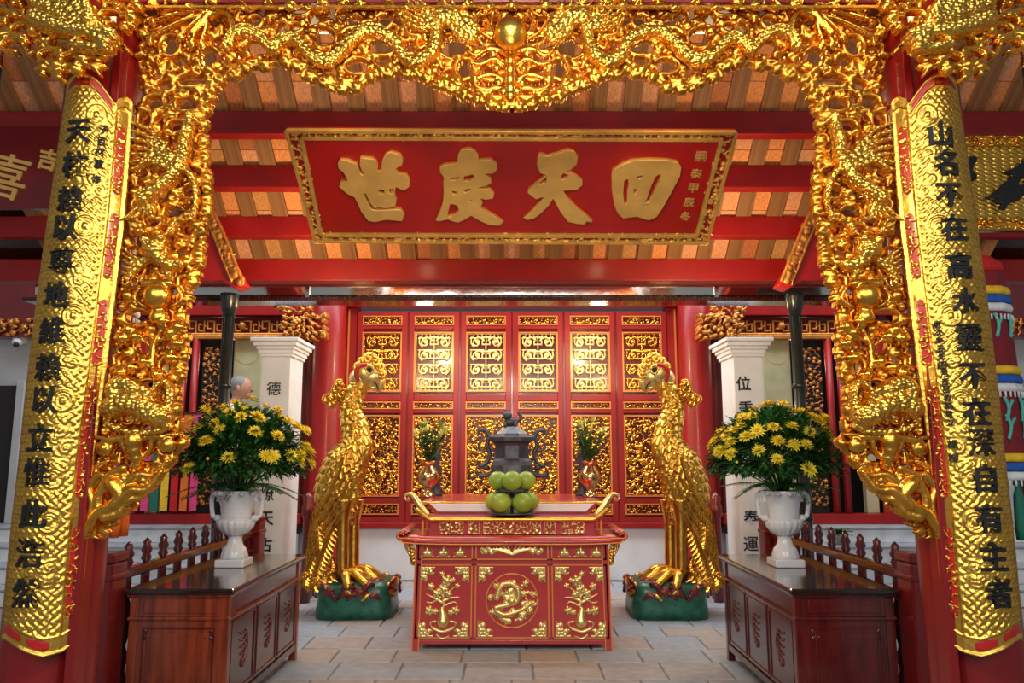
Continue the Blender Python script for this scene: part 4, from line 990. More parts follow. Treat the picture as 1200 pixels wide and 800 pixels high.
for i in range(20):
    a = g.uniform(0, 6.28); q_ = RR*.78*math.sqrt(g.random()); x, z = q_*math.cos(a), q_*math.sin(a)
    if z > -.02 and x > .05 and g.random() < .5: continue
    r.spiral(x, cz+z, .025, g.uniform(0, 6), g.choice((-1, 1)), .009)
r.stroke([(-.13, cz+.02), (-.09, cz+.12), (-.01, cz+.14), (.05, cz+.09), (.04, cz+.0), (-.03, cz-.03), (-.14, cz-.06), (-.06, cz-.11), (.08, cz-.07), (.15, cz-.02)], .026, .016, .004, ridge=.02)
r.dot(-.0, cz+.0, .035, .012)
for x, z in ((.1, .12), (.13, .06), (-.06, -.155), (.05, -.155)): 
    for d in (-.02, 0, .02): r.dot(x+d, cz+z+(.008 if d == 0 else 0), .016)
r.mesh('dragon_medallion', GOLDP, tbl, plane(YT+.006), .003)
cr = Relief(0, .13, 0, .13, .004); cr.stroke([(.01, .125), (.01, .01), (.125, .01)], .009, sp=False); cr.spiral(.095, .045, .02, 1, 1, .009); cr.spiral(.045, .095, .02, 1, -1, .009)
for x, z in ((.03, .03), (.06, .03), (.03, .06), (.085, .022), (.022, .085), (.055, .055)): cr.spiral(x, z, .018, x*90, 1, .008)
co_ = cr.mesh('corner_spray', GOLDP, None, lambda x, z, h: (x, -h, z), .003); cm = co_.data; bpy.data.objects.remove(co_)
for k in range(3):
    for sx in (1, -1):
        for sz in (1, -1):
            o = link('corner_spray', cm, None, tbl); zc_ = zl+.03 if sz > 0 else zr1-.03
            x0 = trap(xx[2*k]+.022 if sx > 0 else xx[2*k+1]-.022, zc_); o.location = (x0, YT+.006, zc_); o.scale = (sx, 1, sz)
for x in (500.5, 519.5, 539, 661.5, 680.5, 699):
    c = TP([(x, 646)])[0]; q = MB(); r = Relief(c[0]-.07, c[0]+.07, c[1]-.07, c[1]+.07, .004)
    r.dot(c[0]-.018, c[1]-.012, .034); r.dot(c[0]+.018, c[1]-.012, .034); r.stroke([(c[0], c[1]-.01), (c[0]+.003, c[1]+.045)], .03, .008); r.stroke([(c[0]-.05, c[1]-.04), (c[0]+.05, c[1]-.04)], .010, sp=False)
    r.mesh('peach_carving', GOLDP, tbl, plane(YT+.006), .003)
r = Relief(-.3, .3, zf(656), zf(636), .004); c = zf(645.5)
for s in (-1, 1):
    for k in range(6): r.stroke([(0, c-.03), (s*(.02+k*.022), c+.01), (s*(.04+k*.03), c+.045-k*.008)], .012, .008)
    for k in range(5): r.spiral(s*(.15+k*.024), c+.01*(-1)**k, .022, k, s, .008)
r.mesh('fan_carving', GOLDP, tbl, plane(YT+.006), .003)
# top slab with upturned scrolled ends
q = MB(); xe = abs(atY(466, 628, YT-.06).x); y0, y1 = YT-.07, YT+D+.05; th = .045
prof = []
N = 16
xs_ = np.linspace(0, xe-.05, 10)
P = [(x, ztop-.02+.02*max(0, (x/xe))**6) for x in xs_]+[(xe-.03+.030*math.sin(a), ztop+.03-.03*math.cos(a)+.0) for a in np.linspace(0, PI*1.35, 12)]
for s in (-1, 1):
    vs = []; fs = []
    for i, (x, z) in enumerate(P):
        a = P[max(i-1, 0)]; b = P[min(i+1, len(P)-1)]; d = Vector((b[0]-a[0], b[1]-a[1])); d.normalize(); nx_, nz_ = -d.y, d.x
        t2 = .022 if i < 10 else .012
        for y in (y0, y1):
            vs += [(s*(x+nx_*t2), y, z+nz_*t2), (s*(x-nx_*t2), y, z-nz_*t2)]
    for i in range(len(P)-1):
        k = i*4; fs += [(k, k+4, k+6, k+2), (k+1, k+3, k+7, k+5), (k, k+1, k+5, k+4), (k+2, k+6, k+7, k+3)]
    k = (len(P)-1)*4; fs.append((k, k+2, k+3, k+1)); q.add(vs, fs, True)
ts = q.build('top', REDT, tbl); 
q = MB()
for s in (-1, 1):
    for dz in (.018, -.018):
        q.tube([(s*x, y0-.002, z+dz*(1 if i < 10 else .0)+(0 if i < 10 else (dz*.6))) for i, (x, z) in enumerate(P)], .006, 6)
q.build('top_edging', ORG, ts)
for s in (-1, 1):   # gilded spandrels under the overhang
    r = Relief(HX, HX+.1, ztop-.22, ztop-.03, .004)
    for k in range(6): r.spiral(HX+.045-.005*k, ztop-.05-.028*k, .024, k, 1, .009)
    r.stroke([(HX+.01, ztop-.04), (HX+.09, ztop-.05), (HX+.05, ztop-.14), (HX+.015, ztop-.21)], .010)
    r.mesh('spandrel', GOLD, tbl, lambda x, z, h: (s*x, YT+.05-h, z), .02)
# two-tier altar behind it: openwork base, gilt rimmed tray in front, raised top
YB = 6.86
alt = thing('altar_stand', (0, YB+.6, ztop), 'gilt rimmed tray altar with curled horn ends standing on the red table', 'altar')
zz2 = lambda py, Y: zy(py, Y)
zs0 = ztop+.004
q = MB(); zb3 = zy(609, YB); hw = abs(atY(500, 610, YB).x)
box('base', REDT, (-hw+.02, hw-.02, YB+.03, YB+.38, zs0, zb3-.004), alt)
for x0, x1, sd in ((515,543,1),(549,562,2),(566,634,3),(638,651,4),(657,685,5)):
    a, b = atY(x0, 618, YB).x, atY(x1, 618, YB).x; r = Relief(a, b, zs0+.004, zb3-.01, .004); g = random.Random(sd)
    r.fill(lambda x, z: True, .028, .008, g, (0, 1, 3)); 
    r.stroke([(a+.004, zs0+.01), (b-.004, zs0+.01), (b-.004, zb3-.016), (a+.004, zb3-.016), (a+.004, zs0+.01)], .006, sp=False)
    r.mesh('openwork_panel', GOLDP, alt, plane(YB+.026), .004)
ha = abs(atY(490, 600, YB).x)
# tray
def slab(name, m, hw0, y0, y1, z0, z1, bev=.01): return box(name, m, (-hw0, hw0, y0, y1, z0, z1), alt, bev)
slab('tray_floor', REDT, ha-.03, YB, YB+.40, zb3-.004, zb3+.02)
q = MB(); q.tube(spline([(-ha-.02, YB+.02, zb3+.09), (-ha+.03, YB, zb3+.05), (-ha+.10, YB-.02, zb3+.012), (-ha+.2, YB-.02, zb3+.006), (0, YB-.02, zb3+.006), (ha-.2, YB-.02, zb3+.006), (ha-.10, YB-.02, zb3+.012), (ha-.03, YB, zb3+.05), (ha+.02, YB+.02, zb3+.09)], 6), .018, 10); q.build('gilt_rim', GOLDB, alt)
zr2 = zy(590, YB+.42)
q = MB(); q.prism([(-ha+.14, zy(599, YB+.42)), (ha-.14, zy(599, YB+.42)), (ha-.06, zr2), (-ha+.06, zr2)], YB+.385, YB+.405); q.build('ivory_riser', WHITE, alt, .004)
ra = thing('rear_altar', (0, YB+1.0, 0), 'red lacquered altar with gilt edge behind the tray, carrying brass vases and incense burner', 'altar')
alt0 = alt; alt = ra
q = MB(); q.prism([(-ha+.12, zb3+.0), (ha-.12, zb3+.0), (ha-.02, zr2), (-ha+.02, zr2)], YB+.425, YB+1.60); q.build('upper_body', REDT, alt, .004)
slab('upper_top', REDT, ha+.02, YB+.43, YB+1.75, zr2, zr2+.02, .006)
q = MB(); q.bar((-ha-.02, YB+.42, zr2+.01), (ha+.02, YB+.42, zr2+.01), .02, .016); q.build('top_edging', GOLDB, alt, .003)
alt = alt0
for s in (-1, 1):
    q = MB(); c = atY(480, 588, YB+.1); x = abs(c.x)
    q.tube(spline([(s*(ha-.08), YB+.1, zb3+.03), (s*(ha-.02), YB+.1, zb3+.09), (s*(ha+.02), YB+.1, zb3+.15), (s*(ha+.07), YB+.1, zb3+.215), (s*(ha+.13), YB+.1, zb3+.205), (s*(ha+.12), YB+.1, zb3+.165), (s*(ha+.09), YB+.1, zb3+.175)], 6), [.02+.012*math.sin(i*.18) for i in range(37)], 10)
    q.build('curled_horn', GOLDP, alt)
    for y_ in (YB+.02, YB+.35): box('leg', ORG, (*sorted((s*(ha-.03), s*(ha-.05))), y_, y_+.03, zs0, zb3), alt, .002)
zA = zr2+.021    # altar top
ZTR = zb3+.021   # tray floor
box('rear_cabinet', REDT, (-ha+.08, ha-.08, YT+D+.1, YB+1.6, 0, zb3), ra, .01)
# fruit on a two-tier stand
fc = Vector((0, YB+.17, ZTR))
fs_ = thing('fruit_stand', fc, 'two tier grey fruit dish standing on the altar tray, carrying green pomelos', 'dish')
q = MB(); q.lathe([(.07, .0), (.10, .004), (.215, .022), (.222, .032), (.21, .034), (.02, .018), (.02, .02)], fc, 40); q.build('lower_dish', BRONZE, fs_)
zt2 = zy(577, YB+.17)-ZTR
q = MB(); q.lathe([(.018, .018), (.014, zt2*.5), (.02, zt2-.005)], fc, 12); q.build('stem', BRONZE, fs_)
q = MB(); q.lathe([(.02, zt2-.01), (.08, zt2-.004), (.15, zt2+.012), (.155, zt2+.02), (.145, zt2+.02), (.01, zt2+.006)], fc, 40); q.build('upper_dish', BRONZE, fs_)
pr = MB()
nP = 0
PL = []
for k in (0, 1, 3, 4):
    a = -PI/2+PI/5+k*2*PI/5; PL.append((fc+Vector((math.cos(a)*.158, math.sin(a)*.158, .034+.088)), .092, 0, k))
for k in range(4):
    a = -PI/2+k*PI/2; PL.append((fc+Vector((math.cos(a)*.127, math.sin(a)*.127, zt2+.02+.084)), .088, 1, k))
names = {(0,0): 'green pomelo on the lower dish, front right of centre', (0,4): 'green pomelo on the lower dish, front left of centre', (0,1): 'green pomelo at the right end of the lower dish', (0,3): 'green pomelo at the left end of the lower dish',
         (1,0): 'green pomelo in the front middle of the upper dish', (1,1): 'yellowish pomelo on the right of the upper dish', (1,3): 'yellowish pomelo on the left of the upper dish'}
for p, r_, t, k in PL:
    q = MB(); q.lathe([(r_*math.sin(a)*(1-.04*math.cos(a)), -r_*math.cos(a)*.96) for a in np.linspace(.02, PI-.02, 14)], (0, 0, 0), 24)
    o = q.build('pomelo', POM, None); o.location = p; o.rotation_euler = (rng.uniform(-.3, .3), rng.uniform(-.3, .3), rng.uniform(0, 6))
    tag(o, names.get((t, k), 'green pomelo hidden at the back of the %s dish' % ('upper' if t else 'lower')), 'pomelo', 'pomelos on the two tier dish')
    q = MB(); q.lathe([(.009, -.006), (.010, .003), (.004, .006)], (0, 0, r_*.955), 8); st = q.build('stem_scar', LEAFL, None); st.parent = o
# bronze censer
YC = YB+1.25; cpx = lambda px, py: atY(px, py, YC)
cs = thing('incense_burner', (0, YC, zA), 'tall dark bronze incense burner with lion lid and dragon handles behind the fruit', 'incense burner')
q = MB(); zc0 = zA; S_ = lambda py: cpx(600, py).z-zA
def sq(prof, n=4): return prof
q.lathe([(.20, 0), (.21, .03), (.15, .07), (.10, .14), (.10, .18), (.22, S_(560)), (.235, S_(556)), (.235, S_(545)), (.215, S_(540)), (.185, S_(537)), (.185, S_(522)), (.20, S_(519)), (.245, S_(517)), (.25, S_(512)), (.17, S_(511))], (0, YC, zA), 8, Matrix.Rotation(PI/8, 3, 'Z'))
q.sm = [False]*len(q.sm); q.build('body', BRONZE, cs, .006)
q = MB(); q.lathe([(.19, S_(512)), (.17, S_(508)), (.13, S_(504)), (.09, S_(500)), (.03, S_(499))], (0, YC, zA), 8, Matrix.Rotation(PI/8, 3, 'Z')); q.sm = [False]*len(q.sm); q.build('lid', BRONZE, cs, .004)
q = MB(); zl_ = cpx(600, 500).z
q.ball((-.01, YC, zl_+.05), .075, .055, .05); q.ball((-.05, YC-.01, zl_+.12), .05, .05, .05); q.ball((-.085, YC-.02, zl_+.10), .025, .03, .02); q.tube(spline([(.05, YC, zl_+.05), (.09, YC, zl_+.1), (.07, YC, zl_+.16)], 5), .02, 8)
for dx in (-.06, .04): q.tube([(dx, YC-.03, zl_+.05), (dx-.01, YC-.05, zl_)], .018, 7)
for dx in (-.07, -.03): q.ball((dx, YC, zl_+.165), .015, .012, .022)
q.build('lion_finial', BRONZE, cs)
for s in (-1, 1):
    q = MB(); f = lambda L: [Vector((s*(600-x)*-1/F*YC/1.0*1.0*-1, 0, 0)) for x in L]
    H_ = lambda L: [Vector((s*abs(cpx(x, y).x), YC, cpx(x, y).z)) for x, y in L]
    q.tube(spline(H_([(582,512),(574,512),(570,505),(563,504),(561,509)]), 5), [.022]*17+[.014]*4, 8)
    q.tube(spline(H_([(573,512),(571,522),(574,532),(570,542),(562,546),(560,540)]), 5), [.02]*20+[.013]*6, 8)
    q.tube(spline(H_([(585,550),(578,553),(568,557),(560,556),(559,551)]), 5), [.024]*15+[.016]*6, 8)
    q.tube(spline(H_([(572,528),(563,527),(561,520),(566,516)]), 5), .013, 8); q.tube(spline(H_([(573,536),(580,538),(582,530),(577,526)]), 5), .013, 8); q.ball(H_([(570,548)])[0], .035, .03, .03)
    q.build('dragon_handle', BRONZE, cs)
# brass vases with lilies, black candle stands beside them
def brassvase(px, label, seed):
    Yv = YB+1.18; c = Vector((atY(px, 590, Yv).x, Yv, zA)); T = thing('brass_vase', c, label, 'vase')
    S_ = lambda py: atY(600, py, Yv).z-zA
    q = MB(); q.lathe([(.075, 0), (.08, .01), (.055, .03), (.03, .07), (.045, .09), (.10, .15), (.115, .20), (.10, .25), (.05, .32), (.035, .37), (.045, S_(549))], c, 32); q.build('body', BRASS, T)
    q = MB(); q.lathe([(.045, S_(549)), (.05, S_(547)), (.085, S_(540)), (.08, S_(540)), (.04, S_(547))], c, 32); q.build('mouth', COPPER, T)
    return c, S_(541)
def lilies(c, zt, label, seed):
    g = random.Random(seed); T = thing('lily_bouquet', c+Vector((0, 0, zt)), label, 'flowers'); b = c+Vector((0, 0, zt-.03))
    q = MB(); fl_ = []
    for k in range(13):
        a = g.uniform(0, 2*PI); t = g.uniform(.1, .55); L = g.uniform(.30, .46); d = Vector((math.cos(a)*math.sin(t), math.sin(a)*math.sin(t)*.7, math.cos(t)))
        q.tube([b, b+d*L*.5+Vector((0, 0, .02)), b+d*L], .005, 5)
        for j in range(11):
            p = b+d*L*(.2+.07*j); a2 = g.uniform(0, 6.28); q.leaf(p, (math.cos(a2), math.sin(a2), .5), (0, 0, 1), g.uniform(.09, .15), .03, .25)
        fl_.append((b+d*L, d, k))
    q.build('stems_and_leaves', LEAFL, T, kind='stuff')
    for p, d, k in fl_:
        if k < 6:
            m = MB(); X = d.orthogonal().normalized(); Yv = d.cross(X)
            for j in range(6): a = j*PI/3; m.leaf(p, d*.7+(X*math.cos(a)+Yv*math.sin(a)), d, .085, .034, -.2+.5*(j % 2))
            m.build('lily', LILYP, T)
        else:
            m = MB(); m.ball(p, .014, .014, .05, 8, 6, d.to_track_quat('Z', 'Y').to_matrix()); m.build('lily_bud', LILYP if k % 2 else LEAFL, T)
for px, side, sd in ((501, 'left', 1), (692, 'right', 5)):
    c, zt = brassvase(px, 'polished brass vase with copper mouth on the altar, %s of the incense burner' % side, sd)
    lilies(c, zt, 'green leafed pale yellow lilies in the %s brass vase' % side, sd)
    pc_ = Vector((atY(px+(9 if side == 'left' else -9), 590, YB+1.45).x, YB+1.45, zA)); T = thing('candle_stand', pc_, 'black turned candle stand behind the %s brass vase' % side, 'candle stand')
    q = MB(); q.lathe([(.075, 0), (.08, .02), (.05, .04), (.065, .08), (.045, .12), (.07, .15), (.045, .2), (.06, .27), (.04, .34), (.065, .40), (.04, .46), (.03, .55)], pc_, 20); q.build('shaft', BRONZE, T)
    q = MB(); q.lathe([(.02, .55), (.085, .57), (.08, .585), (.02, .58)], pc_, 20); q.build('drip_pan', BRONZE, T)
# ================================================================ PHOENIX STATUES
YP = 8.0
def PH(px, py, dy=0): p = atY(px, py, YP+dy); return p
ph = thing('phoenix_statue', (PH(412, 700).x, YP, 0), 'tall gilded phoenix statue on a green rocky base, left of the altar', 'statue', None)
def loft(q, spine, rx, ry, n=26, amp=0.0, pitch=.06, m=6, power=1.0):
    """tapered body along a spine with overlapping scale feathers pressed into it"""
    P = spline(spine, 12); L = [0]
    for a, b in zip(P, P[1:]): L.append(L[-1]+(b-a).length)
    T = L[-1]; k = len(spine)-1; rows = max(20, int(T/.008)); n = max(n, 140) if amp else n; vs = []; fs = []
    Pn = [Vector(p) for p in P]; j = 0; X = Vector((0, 1, 0))
    for i in range(rows+1):
        d = T*i/rows
        while j < len(L)-2 and L[j+1] < d: j += 1
        t = (d-L[j])/max(1e-9, L[j+1]-L[j]); p = Pn[j].lerp(Pn[j+1], t); tan = (Pn[j+1]-Pn[j]).normalized()
        f = (j+t)/12; a = int(min(k-1, f)); w_ = f-a; ws = w_*w_*(3-2*w_)
        RX = rx[a]+(rx[a+1]-rx[a])*ws; RY = ry[a]+(ry[a+1]-ry[a])*ws
        Yv = (X-tan*X.dot(tan)).normalized(); Xv = tan.cross(Yv)
        for c in range(n):
            ang = 2*PI*c/n
            g_ = 0
            if amp:
                row = d/pitch; nf = max(6, round((RX+RY)*PI/pitch/1.0)); ph_ = ang/(2*PI)*nf+(.5 if int(row) % 2 else 0)
                u = (ph_ % 1)*2-1; v = row % 1; e = 1-abs(u)**2.2*.7
                g_ = amp*(v*1.0 if v < e else -.5)+amp*.25*(1-abs(u))
            vs.append(p+Xv*(RX+g_)*math.cos(ang)+Yv*(RY+g_)*math.sin(ang))
    for i in range(rows):
        for c in range(n): fs.append((i*n+c, i*n+(c+1) % n, (i+1)*n+(c+1) % n, (i+1)*n+c))
    fs.append(tuple(range(n))[::-1]); fs.append(tuple(rows*n+c for c in range(n))); q.add(vs, fs, True)
S3 = lambda L: [PH(*p) for p in L]
PM = 1/104.
# neck and trunk in one, tapering down into the hips
q = MB(); loft(q, S3([(424,448),(415,462),(411,482),(417,505),(416,525),(404,548),(396,575),(398,600),(404,618)]), [.08,.095,.105,.13,.17,.215,.225,.185,.11], [.08,.09,.10,.12,.16,.20,.21,.18,.10], amp=.022, pitch=.075)
q.build('body', GOLDB, ph)
# head
hd = MB(); hc = PH(429, 437); hd.ball(hc, .14, .12, .13, 24, 16); hd.ball(PH(436, 441), .12, .10, .12, 20, 14); hd.ball(PH(421, 444), .11, .10, .11, 18, 12)
hd.build('head', GOLDP, ph)
bk = MB(); bk.tube(spline([PH(430, 440), PH(441, 440), PH(446, 446), PH(445, 455), PH(441, 459)], 6), [.085-.0030*i for i in range(25)], 16); bk.tube(spline([PH(428, 450), PH(436, 453), PH(440, 456)], 5), [.045-.002*i for i in range(11)], 12); bk.build('beak', GOLDP, ph)
for dy in (-.115, .115):
    e = MB(); e.ball(PH(433, 433, dy), .028, .02, .028, 12, 8); e.build('eye', INK, ph, label='black glossy eye'); e = MB()
    c = PH(433, 433, dy); e.tube([c+Vector((.042*math.cos(a), 0, .042*math.sin(a))) for a in np.linspace(0, 2*PI, 15)], .011, 6); e.build('eyelid', GOLDB, ph)
    e = MB(); e.tube(spline([PH(420, 446, dy*.9), PH(417, 437, dy*1.05), PH(421, 429, dy*1.1), PH(430, 427, dy*.9)], 5), .022, 8); e.build('wattle', REDB, ph, label='red painted cheek lappet')
    e = MB(); e.tube(spline([PH(437, 447, dy*.8), PH(441, 450, dy*.72), PH(443, 456, dy*.5)], 4), .006, 6); e.build('mouth_line', INK, ph)
cs_ = MB()
def curl(q, c, r_, th, turns=1.2, a0=0, dr=1, dy=0):
    pts = [c+Vector((r_*(1-t*.8)*math.cos(a0+dr*turns*2*PI*t), dy*t, r_*(1-t*.8)*math.sin(a0+dr*turns*2*PI*t))) for t in np.linspace(0, 1, 18)]
    q.tube(pts, [th*(.8+.5*t) for t in np.linspace(0, 1, 18)], 8); q.ball(pts[-1], th*1.5)
for x, y, a, d in ((424,424,0,1),(432,420,1,1),(440,424,2,-1),(446,431,3,-1),(419,430,0,1),(447,439,2,-1)):
    for dy in (-.06, .05): curl(cs_, PH(x, y, dy), .05, .017, 1.1, a, d)
cs_.tube(spline([PH(425, 428), PH(427, 419), PH(433, 415), PH(440, 418)], 5), .028, 8); cs_.build('crest', GOLDB, ph)
nc = MB()
for x, y, r_ in ((396,456,.07),(392,464,.06),(385,468,.055),(390,473,.05),(397,450,.045),(401,462,.06)):
    for dy in (-.05, .05): curl(nc, PH(x, y, dy), r_, .022, 1.0, .5, 1)
nc.tube(spline([PH(412, 468), PH(402, 470), PH(395, 463), PH(388, 462)], 5), .045, 10); nc.ball(PH(382, 467), .045); nc.build('nape_curls', GOLD, ph)
# folded wing on each flank made of rows of feathers
for dy in (-1, 1):
    wq = MB(); g = random.Random(4)
    for row in range(4):
        for k in range(15-row):
            t = k/14; a = PH(402-30*t+row*5+4*math.sin(t*3), 535+58*t+row*9, dy*(.20+.03*math.sin(PI*t)-.01*row)); wq.leaf(a, (-.35-.1*row, dy*.05, -1), (0, -dy if dy < 0 else -1, .0) if False else (0, dy, .1), .15+.03*row, .055, .12)
    wq.build('wing', GOLD, ph)
# long tail feathers
g = random.Random(9)
for k in range(11):
    x0 = 374+g.uniform(-2, 20); dy = g.uniform(-.18, .2)
    x1 = 358+k*3.6; y1 = 684-abs(k-3)*2.2
    pts = spline([PH(x0, 592, dy*.6), PH(x0-4, 625, dy), PH((x0+x1)/2-3, 655, dy), PH(x1, y1, dy*1.3)], 6)
    tq = MB(); tq.tube(pts, .011, 6)
    for j in range(2, len(pts), 1):
        d = (pts[j]-pts[j-1]).normalized()
        for sd in (-1, 1):
            n_ = Vector((sd*.75, -.28, -.45)); tq.leaf(pts[j], n_+d*.5, (0, -1, .2), .11, .05, .25, 2)
    e = pts[-1]; curl(tq, e+Vector((0, -.02, .02)), .04, .016, 1, 0, 1)
    tq.build('tail_feather', GOLD, ph)
# legs and clawed feet
for k, (xt, xb, yb, dy) in enumerate(((404,401,692,-.12),(417,414,682,.12))):
    lq = MB(); a, b = PH(xt-2, 585, dy), PH(xb, yb-6, dy)
    zb_ = .40
    b = Vector((b.x, b.y, zb_)); N = 46; vs = []; 
    pts = [a.lerp(b, t) for t in np.linspace(0, 1, N)]
    lq.tube(pts, [(.105-.155*t if t < .3 else .058)*(1+.05*(i % 2)) for i, t in enumerate(np.linspace(0, 1, N))], 18); lq.build('leg', GOLDB, ph)
    fq = MB()
    for ax, L in ((-.5, .30), (.25, .30), (-1.2, .26), (2.8, .16)):
        d = Vector((math.cos(ax), math.sin(ax)*.8, 0)); p0 = Vector((b.x, b.y, .43)); 
        fq.tube(spline([p0, p0+d*L*.45+Vector((0, 0, .0)), p0+d*L*.85+Vector((0, 0, -.07)), p0+d*(L+.04)+Vector((0, 0, -.11))], 4), [.045,.044,.042,.042,.046,.048,.045,.04,.042,.038,.034,.026,.012], 10)
    fq.ball((b.x, b.y, .43), .07, .07, .055); fq.build('foot', GOLDB, ph)
# painted base with waves and rocks
bx0, bx1 = atY(365, 727, 7.75).x, atY(458, 727, 7.75).x
q = MB(); n = 40; vs = []; fs = []; rings = [(0, 1.0), (.10, 1.0), (.17, .97), (.24, 1.0), (.30, .97), (.345, .86)]
cxb, cyb, hxb, hyb = (bx0+bx1)/2, 8.08, (bx1-bx0)/2, .34; g = random.Random(2)
for i, (z, s_) in enumerate(rings):
    for k in range(n):
        a = 2*PI*k/n; c_, s2 = math.cos(a), math.sin(a); e = 5
        rr = (abs(c_)**e+abs(s2)**e)**(-1/e); w_ = (1+.012*math.sin(9*a+i)) if i > 1 else 1
        vs.append((cxb+hxb*rr*c_*s_*w_, cyb+hyb*rr*s2*s_*w_, z+(.012*math.sin(7*a) if i > 1 else 0)))
for i in range(len(rings)-1):
    for k in range(n): fs.append((i*n+k, i*n+(k+1) % n, (i+1)*n+(k+1) % n, (i+1)*n+k))
fs.append(tuple((len(rings)-1)*n+k for k in range(n))); fs.append(tuple(range(n))[::-1]); q.add(vs, fs, True); q.build('base', GREEN, ph)
rk = MB(); rg = MB()
for k in range(85):
    a = g.uniform(0, 2*PI); c_, s2 = math.cos(a), math.sin(a); rr = (abs(c_)**5+abs(s2)**5)**(-.2)
    p = Vector((cxb+hxb*rr*c_*.98, cyb+hyb*rr*s2*.98, g.uniform(.20, .33))); t = Vector((-s2, c_, .4*g.choice((-1, 1))))
    (rk if k % 4 else rg).tube(spline([p-t*.06, p+Vector((0, 0, .03)), p+t*.06], 3), [.014,.02,.026,.03,.026,.02,.012], 8)
for k in range(26):
    a = g.uniform(0, 2*PI); rr = g.uniform(.2, .8); rk.ball((cxb+hxb*rr*math.cos(a), cyb+hyb*rr*math.sin(a), .345), g.uniform(.04, .08), None, .03, 8, 6)
rk.build('painted_rocks', ROCKR, ph, kind='stuff'); rg.build('gilt_waves', GOLDB, ph, kind='stuff')
phr = dup(ph, mirror=True, label='tall gilded phoenix statue on a green rocky base, right of the altar')
# ================================================================ CABINETS, URNS AND FLOWERS
CX0, CX1, CY0, CY1, CZ = 1.69, 2.29, 4.78, 6.34, .80
def cabinet(s, mend, label):
    T = thing('cabinet', (s*1.99, 5.56, 0), label, 'cabinet')
    def bx(nm, m, x0, x1, y0, y1, z0, z1, bev=.006, par=T): a, b = sorted((s*x0, s*x1)); return box(nm, m, (a, b, y0, y1, z0, z1), par, bev)
    bx('top', BROWNT, CX0-.03, CX1+.03, CY0-.03, CY1+.03, CZ-.035, CZ, .01)
    bx('cornice', mend, CX0-.015, CX1+.015, CY0-.015, CY1+.015, CZ-.05, CZ-.036)
    bx('carcass', BROWN, CX0+.03, CX1-.012, CY0+.012, CY1-.012, .09, CZ-.05, .004)
    bx('waist_moulding', mend, CX0-.008, CX1+.008, CY0-.010, CY1+.008, CZ-.185, CZ-.165, .006)
    for x in (CX0+.0, CX1-.055):
        for y in (CY0, CY1-.055): bx('leg', mend, x, x+.055, y, y+.055, 0, CZ-.05, .006)
    # end facing the viewer
    bx('end_frieze', mend, CX0+.055, CX1-.055, CY0+.004, CY0+.02, CZ-.165, CZ-.05, .002)
    e = bx('end_frieze_panel', mend, CX0+.085, CX1-.085, CY0-.002, CY0+.01, CZ-.145, CZ-.07, .004)
    bx('end_board', mend, CX0+.055, CX1-.055, CY0+.004, CY0+.02, .07, CZ-.185, .002)
    p = bx('end_panel', mend, CX0+.115, CX1-.115, CY0-.004, CY0+.01, .13, CZ-.255, .004)
    m = MB(); a, b = sorted((s*(CX0+.09), s*(CX1-.09))); z0, z1 = .105, CZ-.23
    for u, v in (((a, z1), (b, z1)), ((a, z0), (b, z0)), ((a, z0), (a, z1)), ((b, z0), (b, z1))): m.bar((u[0], CY0+.002, u[1]), (v[0], CY0+.002, v[1]), .010, .010)
    m.build('end_bead', ORG if False else MAHO, p)
    r = Relief(-.06, .06, -.06, .06, .004); r.spiral(.02, -.02, .02, 0, 1, .005); r.spiral(-.015, -.015, .014, 2, -1, .005); r.spiral(.022, .018, .014, 4, 1, .005); r.stroke([(-.05, .035), (.035, .035), (.035, -.05)], .004, sp=False)
    for sx in (-1, 1): r.mesh('corner_carving', MAHO, p, lambda x, z, h: ((a+b)/2+sx*((b-a)/2-.035+x), CY0+.004-h, z1-.035+z), .002)
    # side toward the aisle: frieze rail and three doors with round carvings
    xs = s*CX0
    def side(nm, m, y0, y1, z0, z1, d, par, bev=.004): a, b = sorted((xs-s*(-.03), xs-s*d)); return box(nm, m, (a, b, y0, y1, z0, z1), par, bev)
    side('frieze_rail', BROWN, CY0+.055, CY1-.055, CZ-.165, CZ-.05, -.012, T)
    side('lower_rail', BROWN, CY0+.055, CY1-.055, .08, .13, -.004, T)
    dw = (CY1-CY0-.11)/3
    for k in range(3):
        y0 = CY0+.055+dw*k; d = side('door', BROWN, y0+.01, y0+dw-.01, .135, CZ-.19, -.012, T)
        fr_ = MB()
        for (ya, za), (yb, zb_) in (((y0+.03, .16), (y0+dw-.03, .16)), ((y0+.03, CZ-.215), (y0+dw-.03, CZ-.215)), ((y0+.03, .16), (y0+.03, CZ-.215)), ((y0+dw-.03, .16), (y0+dw-.03, CZ-.215))):
            fr_.bar((xs+s*.010, ya, za), (xs+s*.010, yb, zb_), .01, .01)
        fr_.build('door_bead', MAHO, d)
        r = Relief(-.13, .13, -.14, .14, .005); g = random.Random(60+k)
        for j in range(5): r.stroke([(-.055+.01*j, .09-.045*j), (.0, .075-.04*j), (.06-.008*j, .085-.04*j)], .008)
        r.stroke([(.05, .08), (.075, 0), (.03, -.10)], .009); r.spiral(0, -.11, .02, 0, 1, .007)
        r.mesh('round_carving', MAHO, d, lambda x, z, h: (xs+s*.012-s*h, y0+dw/2+x, .40+z), .003)
    return T
cabL = cabinet(-1, BROWNR, 'dark rosewood cabinet under the left flower urn, its end panel glowing reddish')
cabR = cabinet(1, MAHO, 'dark mahogany cabinet under the right flower urn')
UY = 5.35
